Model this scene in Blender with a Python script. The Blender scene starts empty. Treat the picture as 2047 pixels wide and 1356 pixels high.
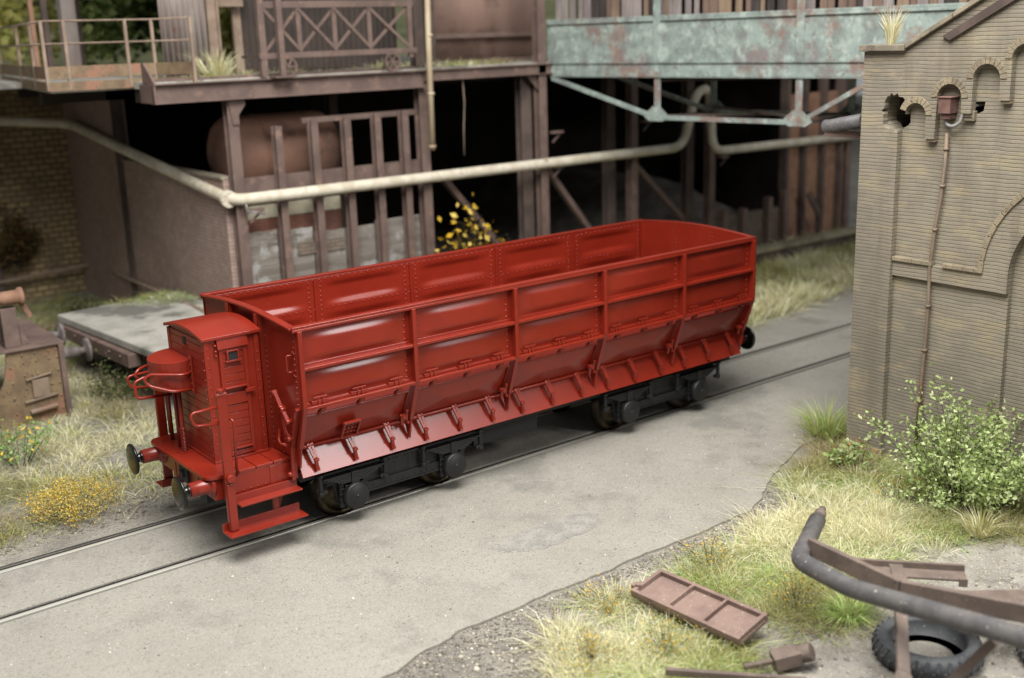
import bpy, bmesh, math, random
import numpy as np
from mathutils import Vector, Matrix

random.seed(11)
rng = np.random.default_rng(11)
sc = bpy.context.scene
col = sc.collection

# ------------------------------------------------------------------ camera
CAM = Vector((-6.5764, -14.6499, 6.77))
CR = Vector((0.78665454, -0.6166046, -0.03119941))
CU = Vector((0.18379234, 0.18563763, 0.96527667))
CF = Vector((0.58940225, 0.76507348, -0.25935988))
FPX = 2277.0
cam = bpy.data.cameras.new('camera')
cam.sensor_width = 36.0
cam.lens = 36.0 * FPX / 2047.0
cam.clip_start = 0.1
cam.clip_end = 400
cam.dof.use_dof = True
cam.dof.focus_distance = 16.0
cam.dof.aperture_fstop = 0.36
camo = bpy.data.objects.new('camera', cam)
M = Matrix((CR, CU, -CF)).transposed().to_4x4()
M.translation = CAM
camo.matrix_world = M
col.objects.link(camo)
sc.camera = camo

# ------------------------------------------------------------------ world and lamps
wd = bpy.data.worlds.new('World')
sc.world = wd
wd.use_nodes = True
bg = wd.node_tree.nodes['Background']
bg.inputs[0].default_value = (0.93, 0.97, 1.0, 1)
bg.inputs[1].default_value = 0.25


def area(name, loc, target, sx, sy, power, color=(1, 1, 1)):
    l = bpy.data.lights.new(name, 'AREA')
    l.shape = 'RECTANGLE'
    l.size, l.size_y = sx, sy
    l.energy = power
    l.color = color
    o = bpy.data.objects.new(name, l)
    o.location = loc
    d = (Vector(target) - Vector(loc)).normalized()
    o.rotation_euler = d.to_track_quat('-Z', 'Y').to_euler()
    col.objects.link(o)
    return o


area('overhead_lamp', (-2, -8.5, 21), (4, 0, 0), 15, 13, 10000, (1.0, 0.975, 0.94))
area('softbox_lamp', (11, -20, 13), (3, -1, 1.5), 4.5, 5, 2000, (1.0, 0.98, 0.96))

sc.view_settings.view_transform = 'Standard'
sc.view_settings.look = 'None'
sc.view_settings.gamma = 1.0
sc.view_settings.exposure = 0.3
sc.view_settings.use_curve_mapping = False
sc.render.engine = 'CYCLES'
sc.cycles.use_denoising = True
sc.cycles.max_bounces = 6


# ------------------------------------------------------------------ helpers
def P(px, py, **k):
    """point where the sight line of a photograph pixel meets a plane x=, y= or z="""
    d = CF + CR * ((px - 1023.5) / FPX) - CU * ((py - 678) / FPX)
    (a, v), = k.items()
    i = 'xyz'.index(a)
    return CAM + d * ((v - CAM[i]) / d[i])


class MB:
    def __init__(s):
        s.v = []
        s.f = []
        s.sm = []

    def add(s, vs, fs, smooth=False):
        o = len(s.v)
        s.v.extend([tuple(q) for q in vs])
        for f in fs:
            s.f.append(tuple(i + o for i in f))
            s.sm.append(smooth)
        return s

    def box(s, x0, x1, y0, y1, z0, z1):
        vs = [(x, y, z) for x in (x0, x1) for y in (y0, y1) for z in (z0, z1)]
        return s.add(vs, [(0, 1, 3, 2), (4, 6, 7, 5), (0, 4, 5, 1), (2, 3, 7, 6), (0, 2, 6, 4), (1, 5, 7, 3)])

    def bar(s, p, q, w, h, up=(0, 0, 1), w2=None, h2=None):
        p, q = Vector(p), Vector(q)
        d = (q - p).normalized()
        u = Vector(up)
        r = d.cross(u)
        if r.length < 1e-4:
            r = d.cross(Vector((1, 0, 0)))
        r.normalize()
        u = r.cross(d)
        w2 = w2 or w
        h2 = h2 or h
        vs = []
        for c, a, b in ((p, w, h), (q, w2, h2)):
            for i, j in ((-1, -1), (1, -1), (1, 1), (-1, 1)):
                vs.append(c + r * (i * a / 2) + u * (j * b / 2))
        return s.add(vs, [(0, 3, 2, 1), (4, 5, 6, 7), (0, 1, 5, 4), (1, 2, 6, 5), (2, 3, 7, 6), (3, 0, 4, 7)])

    def tube(s, pts, r, n=8, caps=True, bend=0.0, smooth=True):
        pts = [Vector(p) for p in pts]
        if bend > 0 and len(pts) > 2:
            out = [pts[0]]
            for i in range(1, len(pts) - 1):
                a, b, c = pts[i - 1], pts[i], pts[i + 1]
                la, lc = (a - b).length, (c - b).length
                t = min(bend, la * .45, lc * .45)
                p0 = b + (a - b).normalized() * t
                p1 = b + (c - b).normalized() * t
                for k in range(6):
                    w = k / 5
                    out.append(p0 * (1 - w) ** 2 + b * 2 * w * (1 - w) + p1 * w * w)
            out.append(pts[-1])
            pts = out
        m = len(pts)
        rs = r if isinstance(r, (list, tuple)) else [r] * m
        vs = []
        prev = None
        for i, p in enumerate(pts):
            d = (pts[min(i + 1, m - 1)] - pts[max(i - 1, 0)])
            if d.length < 1e-9:
                d = Vector((0, 0, 1))
            d.normalize()
            if prev is None:
                a = d.orthogonal().normalized()
            else:
                a = prev - d * prev.dot(d)
                a = a.normalized() if a.length > 1e-6 else d.orthogonal().normalized()
            prev = a
            b = d.cross(a)
            for k in range(n):
                t = 2 * math.pi * k / n
                vs.append(p + (a * math.cos(t) + b * math.sin(t)) * rs[i])
        fs = []
        for i in range(m - 1):
            for k in range(n):
                k2 = (k + 1) % n
                fs.append((i * n + k, i * n + k2, (i + 1) * n + k2, (i + 1) * n + k))
        s.add(vs, fs, smooth)
        if caps:
            o = len(s.v) - m * n
            s.f.append(tuple(o + k for k in range(n))[::-1])
            s.f.append(tuple(o + (m - 1) * n + k for k in range(n)))
            s.sm += [False, False]
        return s

    def cyl(s, p, q, r, n=16, r2=None):
        return s.tube([p, q], [r, r if r2 is None else r2], n)

    def lathe(s, p, axis, prof, n=24):
        """prof: list of (t along axis, radius)"""
        p = Vector(p)
        a = Vector(axis).normalized()
        return s.tube([p + a * t for t, r in prof], [max(r, 1e-4) for t, r in prof], n, True) if False else s._lathe(p, a, prof, n)

    def _lathe(s, p, a, prof, n):
        u = a.orthogonal().normalized()
        w = a.cross(u)
        vs = []
        for t, r in prof:
            for k in range(n):
                q = 2 * math.pi * k / n
                vs.append(p + a * t + (u * math.cos(q) + w * math.sin(q)) * r)
        fs = []
        m = len(prof)
        for i in range(m - 1):
            for k in range(n):
                k2 = (k + 1) % n
                fs.append((i * n + k, i * n + k2, (i + 1) * n + k2, (i + 1) * n + k))
        s.add(vs, fs, True)
        o = len(s.v) - m * n
        if prof[0][1] > 1e-3:
            s.f.append(tuple(o + k for k in range(n))[::-1]); s.sm.append(False)
        if prof[-1][1] > 1e-3:
            s.f.append(tuple(o + (m - 1) * n + k for k in range(n))); s.sm.append(False)
        return s

    def prism(s, poly, f0, f1, smooth=False):
        """poly 2-D list, f0 / f1 map (a, b) to 3-D for the two caps"""
        n = len(poly)
        vs = [f0(a, b) for a, b in poly] + [f1(a, b) for a, b in poly]
        fs = [tuple(range(n))[::-1], tuple(range(n, 2 * n))]
        fs += [(i, (i + 1) % n, n + (i + 1) % n, n + i) for i in range(n)]
        return s.add(vs, fs, smooth)

    def rivet(s, p, n, r=.014, h=.012):
        p, n = Vector(p), Vector(n).normalized()
        u = n.orthogonal().normalized()
        w = n.cross(u)
        vs = []
        for t, rr in ((-.002, r), (h * .6, r * .8), (h, r * .35)):
            for k in range(6):
                q = math.pi * k / 3
                vs.append(p + n * t + (u * math.cos(q) + w * math.sin(q)) * rr)
        fs = []
        for i in range(2):
            for k in range(6):
                k2 = (k + 1) % 6
                fs.append((i * 6 + k, i * 6 + k2, i * 6 + 6 + k2, i * 6 + 6 + k))
        fs.append(tuple(range(12, 18)))
        return s.add(vs, fs, True)

    def rivets(s, p, q, n, nor, r=.014):
        p, q = Vector(p), Vector(q)
        for i in range(n):
            s.rivet(p.lerp(q, i / max(n - 1, 1)), nor, r)
        return s

    def grid(s, f, nu, nv, smooth=True):
        vs = [f(i / nu, j / nv) for j in range(nv + 1) for i in range(nu + 1)]
        fs = [(j * (nu + 1) + i, j * (nu + 1) + i + 1, (j + 1) * (nu + 1) + i + 1, (j + 1) * (nu + 1) + i)
              for j in range(nv) for i in range(nu)]
        return s.add(vs, fs, smooth)

    def build(s, name, m, parent=None, loc=None, bevel=0.0, solid=0.0, label=None, sharp=40, recalc=True):
        o3 = Vector(loc) if loc is not None else (ORG[parent.name] if parent else Vector((0, 0, 0)))
        me = bpy.data.meshes.new(name)
        me.from_pydata([(a - o3[0], b - o3[1], c - o3[2]) for a, b, c in s.v], [], s.f)
        me.polygons.foreach_set('use_smooth', s.sm)
        if recalc:
            bm = bmesh.new()
            bm.from_mesh(me)
            bmesh.ops.recalc_face_normals(bm, faces=bm.faces)
            bm.to_mesh(me)
            bm.free()
        me.update()
        me.materials.append(m)
        o = bpy.data.objects.new(name, me)
        col.objects.link(o)
        if parent:
            o.parent = parent
        else:
            o.location = o3
        ORG[o.name] = o3
        if solid:
            md = o.modifiers.new('solid', 'SOLIDIFY')
            md.thickness = solid
            md.offset = -1
        if bevel:
            md = o.modifiers.new('bevel', 'BEVEL')
            md.width = bevel
            md.segments = 2
            md.limit_method = 'ANGLE'
            md.angle_limit = math.radians(sharp)
        if label:
            o['label'] = label
        return o


ORG = {}


def build_split(mb, name, m, parent, **k):
    """one object per connected piece"""
    par = list(range(len(mb.v)))
    def fd(a):
        while par[a] != a:
            par[a] = par[par[a]]
            a = par[a]
        return a
    for f in mb.f:
        for q in f[1:]:
            par[fd(q)] = fd(f[0])
    grp = {}
    for f, sm in zip(mb.f, mb.sm):
        grp.setdefault(fd(f[0]), []).append((f, sm))
    for fs in grp.values():
        idx = sorted({q for f, _ in fs for q in f})
        mp = {q: i for i, q in enumerate(idx)}
        o = MB()
        o.v = [mb.v[q] for q in idx]
        o.f = [tuple(mp[q] for q in f) for f, _ in fs]
        o.sm = [sm for _, sm in fs]
        o.build(name, m, parent, **k)


def thing(name, label, cat, loc=(0, 0, 0), group=None):
    o = bpy.data.objects.new(name, None)
    o.empty_display_size = .2
    o.location = loc
    col.objects.link(o)
    ORG[o.name] = Vector(loc)
    return tag(o, label, cat, group)


def tag(o, label=None, cat=None, group=None, kind=None):
    if label: o['label'] = label
    if cat: o['category'] = cat
    if group: o['group'] = group
    if kind: o['kind'] = kind
    return o


def dup(root, delta, label=None, rotz=0):
    """copy a thing with copies of its parts and sub-parts"""
    r = root.copy()
    col.objects.link(r)
    r.location = Vector(root.location) + Vector(delta)
    r.rotation_euler.z = root.rotation_euler.z + rotz
    if label: r['label'] = label
    ORG[r.name] = Vector(r.location)
    for ch in list(root.children):
        c = ch.copy()
        col.objects.link(c)
        c.parent = r
        for g in ch.children:
            d = g.copy()
            col.objects.link(d)
            d.parent = c
    return r


def fill(loops, mapf, depth):
    """solid from 2-D loops with holes: mapf(a, b, w) with w in 0..depth"""
    cu = bpy.data.curves.new('outline', 'CURVE')
    cu.dimensions = '2D'
    cu.fill_mode = 'BOTH'
    cu.extrude = depth / 2
    for lp in loops:
        sp = cu.splines.new('POLY')
        sp.points.add(len(lp) - 1)
        for i, (a, b) in enumerate(lp):
            sp.points[i].co = (a, b, 0, 1)
        sp.use_cyclic_u = True
    ob = bpy.data.objects.new('outline', cu)
    col.objects.link(ob)
    bpy.context.view_layer.update()
    me = bpy.data.meshes.new_from_object(ob.evaluated_get(bpy.context.evaluated_depsgraph_get()))
    mb = MB()
    key, vs, mp = {}, [], []
    for v in me.vertices:
        q = (round(v.co.x, 4), round(v.co.y, 4), round(v.co.z, 4))
        if q not in key:
            key[q] = len(vs)
            vs.append(mapf(q[0], q[1], q[2] + depth / 2))
        mp.append(key[q])
    fs = [tuple(dict.fromkeys(mp[i] for i in p.vertices)) for p in me.polygons]
    mb.add(vs, [f for f in fs if len(f) > 2])
    bpy.data.objects.remove(ob)
    bpy.data.curves.remove(cu)
    bpy.data.meshes.remove(me)
    return mb


# ------------------------------------------------------------------ materials
def srgb(r, g, b, k=1.0):
    def f(c):
        c /= 255.0
        return (c / 12.92 if c <= .04045 else ((c + .055) / 1.055) ** 2.4) * k
    return (f(r), f(g), f(b))


class NT:
    def __init__(s, name):
        s.m = bpy.data.materials.new(name)
        s.m.use_nodes = True
        s.t = s.m.node_tree
        s.b = s.t.nodes['Principled BSDF']
        s.co = s.t.nodes.new('ShaderNodeTexCoord').outputs['Object']

    def n(s, typ, **k):
        o = s.t.nodes.new(typ)
        for a, b in k.items():
            setattr(o, a, b)
        return o

    def link(s, a, b):
        s.t.links.new(a, b)

    def noise(s, scale, detail=4, rough=.55, lo=.4, hi=.6, vec=None, stretch=None):
        v = vec or s.co
        if stretch:
            mp = s.n('ShaderNodeMapping')
            mp.inputs['Scale'].default_value = stretch
            s.link(v, mp.inputs['Vector'])
            v = mp.outputs[0]
        t = s.n('ShaderNodeTexNoise')
        t.inputs['Scale'].default_value = scale
        t.inputs['Detail'].default_value = detail
        t.inputs['Roughness'].default_value = rough
        s.link(v, t.inputs['Vector'])
        r = s.n('ShaderNodeMapRange')
        r.inputs[1].default_value = lo
        r.inputs[2].default_value = hi
        r.interpolation_type = 'SMOOTHSTEP'
        s.link(t.outputs['Fac'], r.inputs[0])
        return r.outputs[0]

    def mix(s, fac, a, b, amount=1.0):
        x = s.n('ShaderNodeMix', data_type='RGBA')
        for sock, val in ((x.inputs[6], a), (x.inputs[7], b)):
            if isinstance(val, (tuple, list)):
                sock.default_value = (*val[:3], 1)
            else:
                s.link(val, sock)
        if isinstance(fac, float):
            x.inputs[0].default_value = fac
        else:
            if amount != 1.0:
                mm = s.n('ShaderNodeMath', operation='MULTIPLY')
                s.link(fac, mm.inputs[0])
                mm.inputs[1].default_value = amount
                fac = mm.outputs[0]
            s.link(fac, x.inputs[0])
        return x.outputs[2]

    def bump(s, h, strength=.3, dist=.02, prev=None):
        b = s.n('ShaderNodeBump')
        b.inputs['Strength'].default_value = strength
        b.inputs['Distance'].default_value = dist
        s.link(h, b.inputs['Height'])
        if prev is not None:
            s.link(prev, b.inputs['Normal'])
        return b.outputs[0]


def mat(name, base, c2=None, s2=3, c3=None, s3=1.2, t3=(.52, .62), speck=None, ss=60, ts=(.62, .7), rough=.7, metal=0,
        bump=0, bs=40, spec=.5, a2=1.0, a3=1.0, coat=0, stretch=None, bd=.02):
    k = NT(name)
    c = tuple(base)
    if c2: c = k.mix(k.noise(s2, 6, .6, .38, .62, stretch=stretch), c, c2, a2)
    if c3: c = k.mix(k.noise(s3, 6, .65, *t3), c, c3, a3)
    if speck: c = k.mix(k.noise(ss, 2, .5, *ts), c, speck)
    if isinstance(c, tuple):
        k.b.inputs['Base Color'].default_value = (*c, 1)
    else:
        k.link(c, k.b.inputs['Base Color'])
    k.b.inputs['Roughness'].default_value = rough
    k.b.inputs['Metallic'].default_value = metal
    k.b.inputs['Specular IOR Level'].default_value = spec
    if coat:
        k.b.inputs['Coat Weight'].default_value = coat
        k.b.inputs['Coat Roughness'].default_value = .12
    if bump:
        k.link(k.bump(k.noise(bs, 4, .6, 0, 1), bump, bd), k.b.inputs['Normal'])
    return k.m


def bricks(name, axes, c1, c2, mortar, row, width, msize, weather, wscale=.8, wt=(.45, .65), rough=.85, bump=.6, streak=None, mot=None):
    k = NT(name)
    sp = k.n('ShaderNodeSeparateXYZ')
    k.link(k.co, sp.inputs[0])
    cb = k.n('ShaderNodeCombineXYZ')
    k.link(sp.outputs[axes[0]], cb.inputs[0])
    k.link(sp.outputs[axes[1]], cb.inputs[1])
    b = k.n('ShaderNodeTexBrick')
    b.offset = .5
    b.inputs['Scale'].default_value = 1
    b.inputs['Brick Width'].default_value = width
    b.inputs['Row Height'].default_value = row
    b.inputs['Mortar Size'].default_value = msize
    b.inputs['Mortar Smooth'].default_value = .3
    b.inputs['Bias'].default_value = -.1
    b.inputs['Color1'].default_value = (*c1, 1)
    b.inputs['Color2'].default_value = (*c2, 1)
    b.inputs['Mortar'].default_value = (*mortar, 1)
    # slightly uneven courses
    nz = k.n('ShaderNodeTexNoise')
    nz.inputs['Scale'].default_value = 3
    k.link(k.co, nz.inputs['Vector'])
    vm = k.n('ShaderNodeVectorMath', operation='SCALE')
    k.link(nz.outputs['Color'], vm.inputs[0])
    vm.inputs['Scale'].default_value = row * .22
    va = k.n('ShaderNodeVectorMath', operation='ADD')
    k.link(cb.outputs[0], va.inputs[0])
    k.link(vm.outputs[0], va.inputs[1])
    k.link(va.outputs[0], b.inputs['Vector'])
    c = k.mix(k.noise(wscale, 7, .65, *wt), b.outputs['Color'], weather, .75)
    if mot: c = k.mix(k.noise(6, 5, .6, .45, .7), c, mot, .5)
    if streak: c = k.mix(k.noise(2.2, 5, .6, .5, .7, stretch=(1, 1, .12)), c, streak, .55)
    k.link(c, k.b.inputs['Base Color'])
    k.b.inputs['Roughness'].default_value = rough
    k.b.inputs['Specular IOR Level'].default_value = .25
    n1 = k.bump(k.noise(45, 4, .6, 0, 1), .25, .012)
    iv = k.n('ShaderNodeMath', operation='SUBTRACT')
    iv.inputs[0].default_value = 1
    k.link(b.outputs['Fac'], iv.inputs[1])
    k.link(k.bump(iv.outputs[0], bump, .015, n1), k.b.inputs['Normal'])
    return k.m


def courses(name, row, c1, c2, line, weather, mot, streak):
    """brick facade that reads as long thin courses: deep bed joints, faint head joints"""
    k = NT(name)
    sp = k.n('ShaderNodeSeparateXYZ')
    k.link(k.co, sp.inputs[0])
    nz = k.n('ShaderNodeTexNoise')
    nz.inputs['Scale'].default_value = 1.6
    k.link(k.co, nz.inputs['Vector'])
    ad = k.n('ShaderNodeMath', operation='MULTIPLY_ADD')
    k.link(nz.outputs['Fac'], ad.inputs[0])
    ad.inputs[1].default_value = row * .9
    k.link(sp.outputs[2], ad.inputs[2])
    dv = k.n('ShaderNodeMath', operation='DIVIDE')
    k.link(ad.outputs[0], dv.inputs[0])
    dv.inputs[1].default_value = row
    pp = k.n('ShaderNodeMath', operation='PINGPONG')
    k.link(dv.outputs[0], pp.inputs[0])
    pp.inputs[1].default_value = .5
    mr = k.n('ShaderNodeMapRange', interpolation_type='SMOOTHSTEP')
    mr.inputs[1].default_value = .03
    mr.inputs[2].default_value = .17
    k.link(pp.outputs[0], mr.inputs[0])
    cb = k.n('ShaderNodeCombineXYZ')
    k.link(sp.outputs[1], cb.inputs[0])
    k.link(ad.outputs[0], cb.inputs[1])
    b = k.n('ShaderNodeTexBrick')
    b.inputs['Scale'].default_value = 1
    b.inputs['Brick Width'].default_value = .26
    b.inputs['Row Height'].default_value = row
    b.inputs['Mortar Size'].default_value = .0014
    b.inputs['Bias'].default_value = 0
    b.inputs['Color1'].default_value = (*c1, 1)
    b.inputs['Color2'].default_value = (*c2, 1)
    b.inputs['Mortar'].default_value = (*[q * .8 for q in c2], 1)
    k.link(cb.outputs[0], b.inputs['Vector'])
    c = k.mix(k.noise(.45, 7, .62, .42, .62), b.outputs['Color'], weather, .8)
    c = k.mix(k.noise(2.6, 6, .65, .5, .68, stretch=(1, .5, 1.5)), c, mot, .6)
    c = k.mix(k.noise(1.5, 6, .65, .5, .68, stretch=(1, 1, .16)), c, streak, .6)
    c = k.mix(k.noise(24, 3, .6, .6, .72), c, streak, .6)
    iv = k.n('ShaderNodeMath', operation='SUBTRACT')
    iv.inputs[0].default_value = 1
    k.link(mr.outputs[0], iv.inputs[1])
    bk = k.n('ShaderNodeMath', operation='MULTIPLY')
    k.link(iv.outputs[0], bk.inputs[0])
    k.link(k.noise(5, 4, .6, .3, .6), bk.inputs[1])
    c = k.mix(bk.outputs[0], c, line, .62)
    k.link(c, k.b.inputs['Base Color'])
    k.b.inputs['Roughness'].default_value = .85
    k.b.inputs['Specular IOR Level'].default_value = .2
    n1 = k.bump(k.noise(45, 4, .6, 0, 1), .25, .012)
    k.link(k.bump(mr.outputs[0], .55, .012, n1), k.b.inputs['Normal'])
    return k.m


def vcol(name, rough=.8, spec=.2, trans=0.0):
    k = NT(name)
    a = k.n('ShaderNodeVertexColor', layer_name='col')
    k.link(a.outputs['Color'], k.b.inputs['Base Color'])
    k.b.inputs['Roughness'].default_value = rough
    k.b.inputs['Specular IOR Level'].default_value = spec
    if trans:
        out = k.t.nodes['Material Output']
        tr = k.n('ShaderNodeBsdfTranslucent')
        k.link(a.outputs['Color'], tr.inputs[0])
        mx = k.n('ShaderNodeMixShader')
        mx.inputs[0].default_value = trans
        k.link(k.b.outputs[0], mx.inputs[1])
        k.link(tr.outputs[0], mx.inputs[2])
        k.link(mx.outputs[0], out.inputs['Surface'])
    return k.m


RED = mat('red_paint', srgb(116, 31, 18), srgb(122, 34, 20), 2.0, rough=.29, bump=.05, bs=260, spec=.5, speck=srgb(178, 96, 80), ss=48, ts=(.74, .78), bd=.004)
BLACK = mat('black_bogie', srgb(13, 14, 15), srgb(20, 21, 23), 5, rough=.5, bump=.1, bs=120, bd=.005)
DARK = mat('dark_underframe', srgb(24, 24, 25), rough=.7)
GLOSS = mat('gloss_black', srgb(10, 11, 10), rough=.12, spec=.7)
BUFG = mat('buffer_face', srgb(30, 32, 24), srgb(20, 20, 17), 6, rough=.14, metal=.3)
BRASS = mat('wheel_metal', srgb(72, 63, 48), srgb(38, 34, 27), 4, rough=.35, metal=.85)
RAILM = mat('rail_steel', srgb(206, 203, 192), srgb(164, 159, 147), 1.3, rough=.33, metal=.5, stretch=(.1, 1, 1))
GROOVE_SHADE = mat('groove_shade', srgb(24, 22, 20), srgb(15, 14, 13), 3, rough=.7)  # near black, stands in for the shade down in the flangeways
RUST = mat('brown_steel', srgb(104, 86, 78), srgb(88, 72, 66), 1.8, c3=srgb(124, 98, 86), s3=4, t3=(.55, .7), speck=srgb(132, 112, 100), ss=50, ts=(.68, .76), rough=.75, bump=.15, bs=60, bd=.01)
RUSTO = mat('orange_rust', srgb(142, 108, 86), srgb(124, 92, 74), 2.5, c3=srgb(104, 78, 64), s3=1.1, rough=.8, bump=.15, bs=60, bd=.01)
SOOT = mat('sooty_steel', srgb(88, 74, 67), srgb(68, 57, 52), 1.5, rough=.85)
BLACKOUT = mat('soot_and_shade_interior', srgb(46, 41, 38), srgb(58, 52, 47), 1, rough=.95, spec=.1)  # sooty tone, kept dark to deepen the shade inside openings
COAL = mat('coal_dust_ground', srgb(92, 87, 81), srgb(116, 110, 103), 2, rough=.95, bump=.5, bs=18)
PIPEW = mat('weathered_white_pipe', srgb(200, 193, 176), srgb(180, 170, 150), 3, c3=srgb(124, 108, 92), s3=5, t3=(.6, .72), speck=srgb(86, 74, 62), ss=30, ts=(.68, .76), rough=.65, bump=.12, bs=30, bd=.01)
BAMBOO = mat('pale_downpipe', srgb(174, 160, 134), srgb(146, 126, 102), 2.2, c3=srgb(110, 72, 46), s3=3.5, t3=(.6, .72), rough=.6, stretch=(1, 1, .25))
TANKM = mat('rusty_tank', srgb(158, 118, 98), srgb(136, 102, 86), .9, c3=srgb(118, 90, 78), s3=1.2, rough=.7)
CONC = mat('concrete_slab', srgb(164, 161, 152), srgb(144, 141, 132), 1.3, c3=srgb(104, 102, 96), s3=.7, speck=srgb(96, 94, 88), ss=30, rough=.9, bump=.25, bs=30)
PLANK = mat('grey_planks', srgb(128, 122, 114), srgb(104, 96, 88), 2, c3=srgb(152, 150, 146), s3=1.6, rough=.85, bump=.4, bs=14, stretch=(.2, 1, 3))
TEAL = None
BRICKT = mat('ochre_brick_trim', srgb(142, 130, 107), srgb(124, 114, 95), 2, c3=srgb(112, 102, 86), s3=.8, speck=srgb(90, 78, 62), ss=24, rough=.85, bump=.3, bs=40)
COPE = mat('coping_stone', srgb(140, 130, 112), srgb(112, 104, 90), 2, c3=srgb(88, 80, 70), s3=1.5, rough=.9, bump=.3, bs=40)
WALLX = bricks('brown_brick_side', (1, 2), srgb(154, 133, 123), srgb(142, 121, 112), srgb(124, 106, 98), .085, .26, .010, srgb(128, 111, 103), .4, mot=srgb(166, 147, 136))
WALLY = bricks('yellow_stone_wall', (0, 2), srgb(168, 147, 110), srgb(138, 122, 94), srgb(106, 92, 70), .16, .33, .03, srgb(102, 90, 70), .5, (.46, .66), bump=1.0)
REDBR = bricks('red_brick_infill', (0, 2), srgb(132, 88, 74), srgb(120, 80, 68), srgb(98, 74, 64), .075, .25, .009, srgb(84, 62, 54), .5)
GREYW = bricks('grey_brick_parapet', (0, 2), srgb(120, 108, 96), srgb(104, 94, 84), srgb(84, 74, 66), .085, .26, .01, srgb(88, 78, 68), .7)
CORR = mat('brown_corrugated', srgb(140, 114, 102), srgb(126, 102, 92), .6, c3=srgb(110, 88, 78), s3=.8, rough=.7, stretch=(1, 1, .3))
CORRG = mat('grey_corrugated', srgb(146, 136, 130), srgb(120, 108, 102), 1.5, c3=srgb(120, 84, 66), s3=2.5, t3=(.58, .7), rough=.7, stretch=(1, 1, .25))
OLIVE = mat('olive_rusty_plate', srgb(122, 104, 78), srgb(104, 86, 66), 2.5, c3=srgb(132, 96, 76), s3=1.8, speck=srgb(70, 54, 42), ss=24, rough=.75, bump=.2, bs=40)
SHINY = mat('bare_metal', srgb(180, 178, 176), srgb(140, 130, 124), 8, rough=.4, metal=.8)
BLKPIPE = mat('black_dusty_pipe', srgb(74, 73, 74), srgb(92, 89, 87), 4, c3=srgb(104, 84, 72), s3=5, t3=(.66, .75), speck=srgb(170, 164, 152), ss=26, ts=(.68, .74), rough=.55, bump=.12, bs=60, bd=.008)
DIRT = mat('bare_dirt', srgb(138, 134, 126), srgb(122, 118, 110), 1.6, c3=srgb(100, 96, 90), s3=2.4, t3=(.54, .68), speck=srgb(176, 166, 146), ss=40, ts=(.6, .7), rough=.95, bump=.6, bs=12, bd=.03)
RUBBER = mat('tyre_rubber', srgb(52, 54, 58), srgb(66, 68, 70), 3, speck=srgb(150, 146, 136), ss=30, ts=(.68, .75), rough=.6, bump=.15, bs=50)
HATCHM = mat('rusty_brown_hatch', srgb(128, 107, 97), srgb(114, 94, 86), 3, speck=srgb(186, 168, 154), ss=45, ts=(.66, .73), rough=.8, bump=.12, bs=60)
RAILB = mat('weathered_railing', srgb(138, 120, 104), srgb(118, 100, 86), 2.5, rough=.8)
DEBRIS = mat('brown_flat_bar', srgb(106, 92, 83), srgb(90, 78, 71), 3, speck=srgb(160, 146, 134), ss=50, ts=(.67, .74), rough=.75, bump=.12, bs=60)
BARK = mat('bark', srgb(64, 52, 42), srgb(44, 36, 30), 6, rough=.95)
GRASS = vcol('grass_blades', .75, .15, .4)
LEAF = vcol('leaves', .85, .08, .35)
STONEV = vcol('pebbles', .9, .2)
HILLG = mat('green_hill', srgb(146, 150, 104), srgb(168, 166, 118), .7, c3=srgb(110, 120, 80), s3=.5, rough=1)  # mottled pale green and olive of the hill


def teal():
    k = NT('peeling_turquoise_paint')
    c = k.mix(k.noise(2.2, 7, .65, .35, .65), srgb(140, 153, 146), srgb(112, 123, 118))
    c = k.mix(k.noise(4, 7, .72, .48, .64), c, srgb(166, 178, 170), .8)
    c = k.mix(k.noise(7, 6, .72, .54, .66), c, srgb(104, 94, 92), .8)
    c = k.mix(k.noise(1.1, 6, .7, .52, .66), c, srgb(120, 106, 106), .7)
    r = k.noise(.7, 8, .75, .545, .66)
    c = k.mix(r, c, k.mix(k.noise(3.5, 5, .6, .4, .6), srgb(122, 94, 86), srgb(132, 92, 74)), .75)
    k.link(c, k.b.inputs['Base Color'])
    k.b.inputs['Roughness'].default_value = .75
    k.link(k.bump(k.noise(16, 5, .6, 0, 1), .3, .01), k.b.inputs['Normal'])
    return k.m


TEAL = teal()
BRICK = courses('ochre_brick', .056, srgb(140, 132, 116), srgb(129, 122, 108), srgb(96, 89, 78), srgb(114, 108, 98), srgb(154, 141, 113), srgb(108, 101, 89))


def road_mat():
    k = NT('worn_concrete_paving')
    c = k.mix(k.noise(.5, 6, .6, .35, .65), srgb(145, 142, 134), srgb(136, 133, 125))
    c = k.mix(k.noise(1.3, 7, .65, .5, .7), c, srgb(110, 108, 102), .55)
    c = k.mix(k.noise(.35, 6, .62, .56, .66), c, srgb(98, 97, 93), .6)
    c = k.mix(k.noise(14, 4, .6, .56, .7), c, srgb(114, 109, 101), .5)
    c = k.mix(k.noise(7, 4, .6, .62, .68), c, srgb(116, 92, 72), .35)
    c = k.mix(k.noise(30, 6, .8, .35, .65), c, srgb(112, 108, 99), .35)
    c = k.mix(k.noise(55, 5, .8, .5, .66), c, srgb(178, 172, 156), .45)
    c = k.mix(k.noise(42, 2, .5, .62, .68), c, srgb(92, 87, 78), .8)
    c = k.mix(k.noise(36, 2, .5, .71, .75), c, srgb(200, 195, 182), .8)
    k.link(c, k.b.inputs['Base Color'])
    k.b.inputs['Roughness'].default_value = .9
    k.b.inputs['Specular IOR Level'].default_value = .25
    n = k.bump(k.noise(4, 6, .6, 0, 1), .3, .05)
    k.link(k.bump(k.noise(60, 4, .7, 0, 1), .4, .012, n), k.b.inputs['Normal'])
    return k.m


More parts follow.
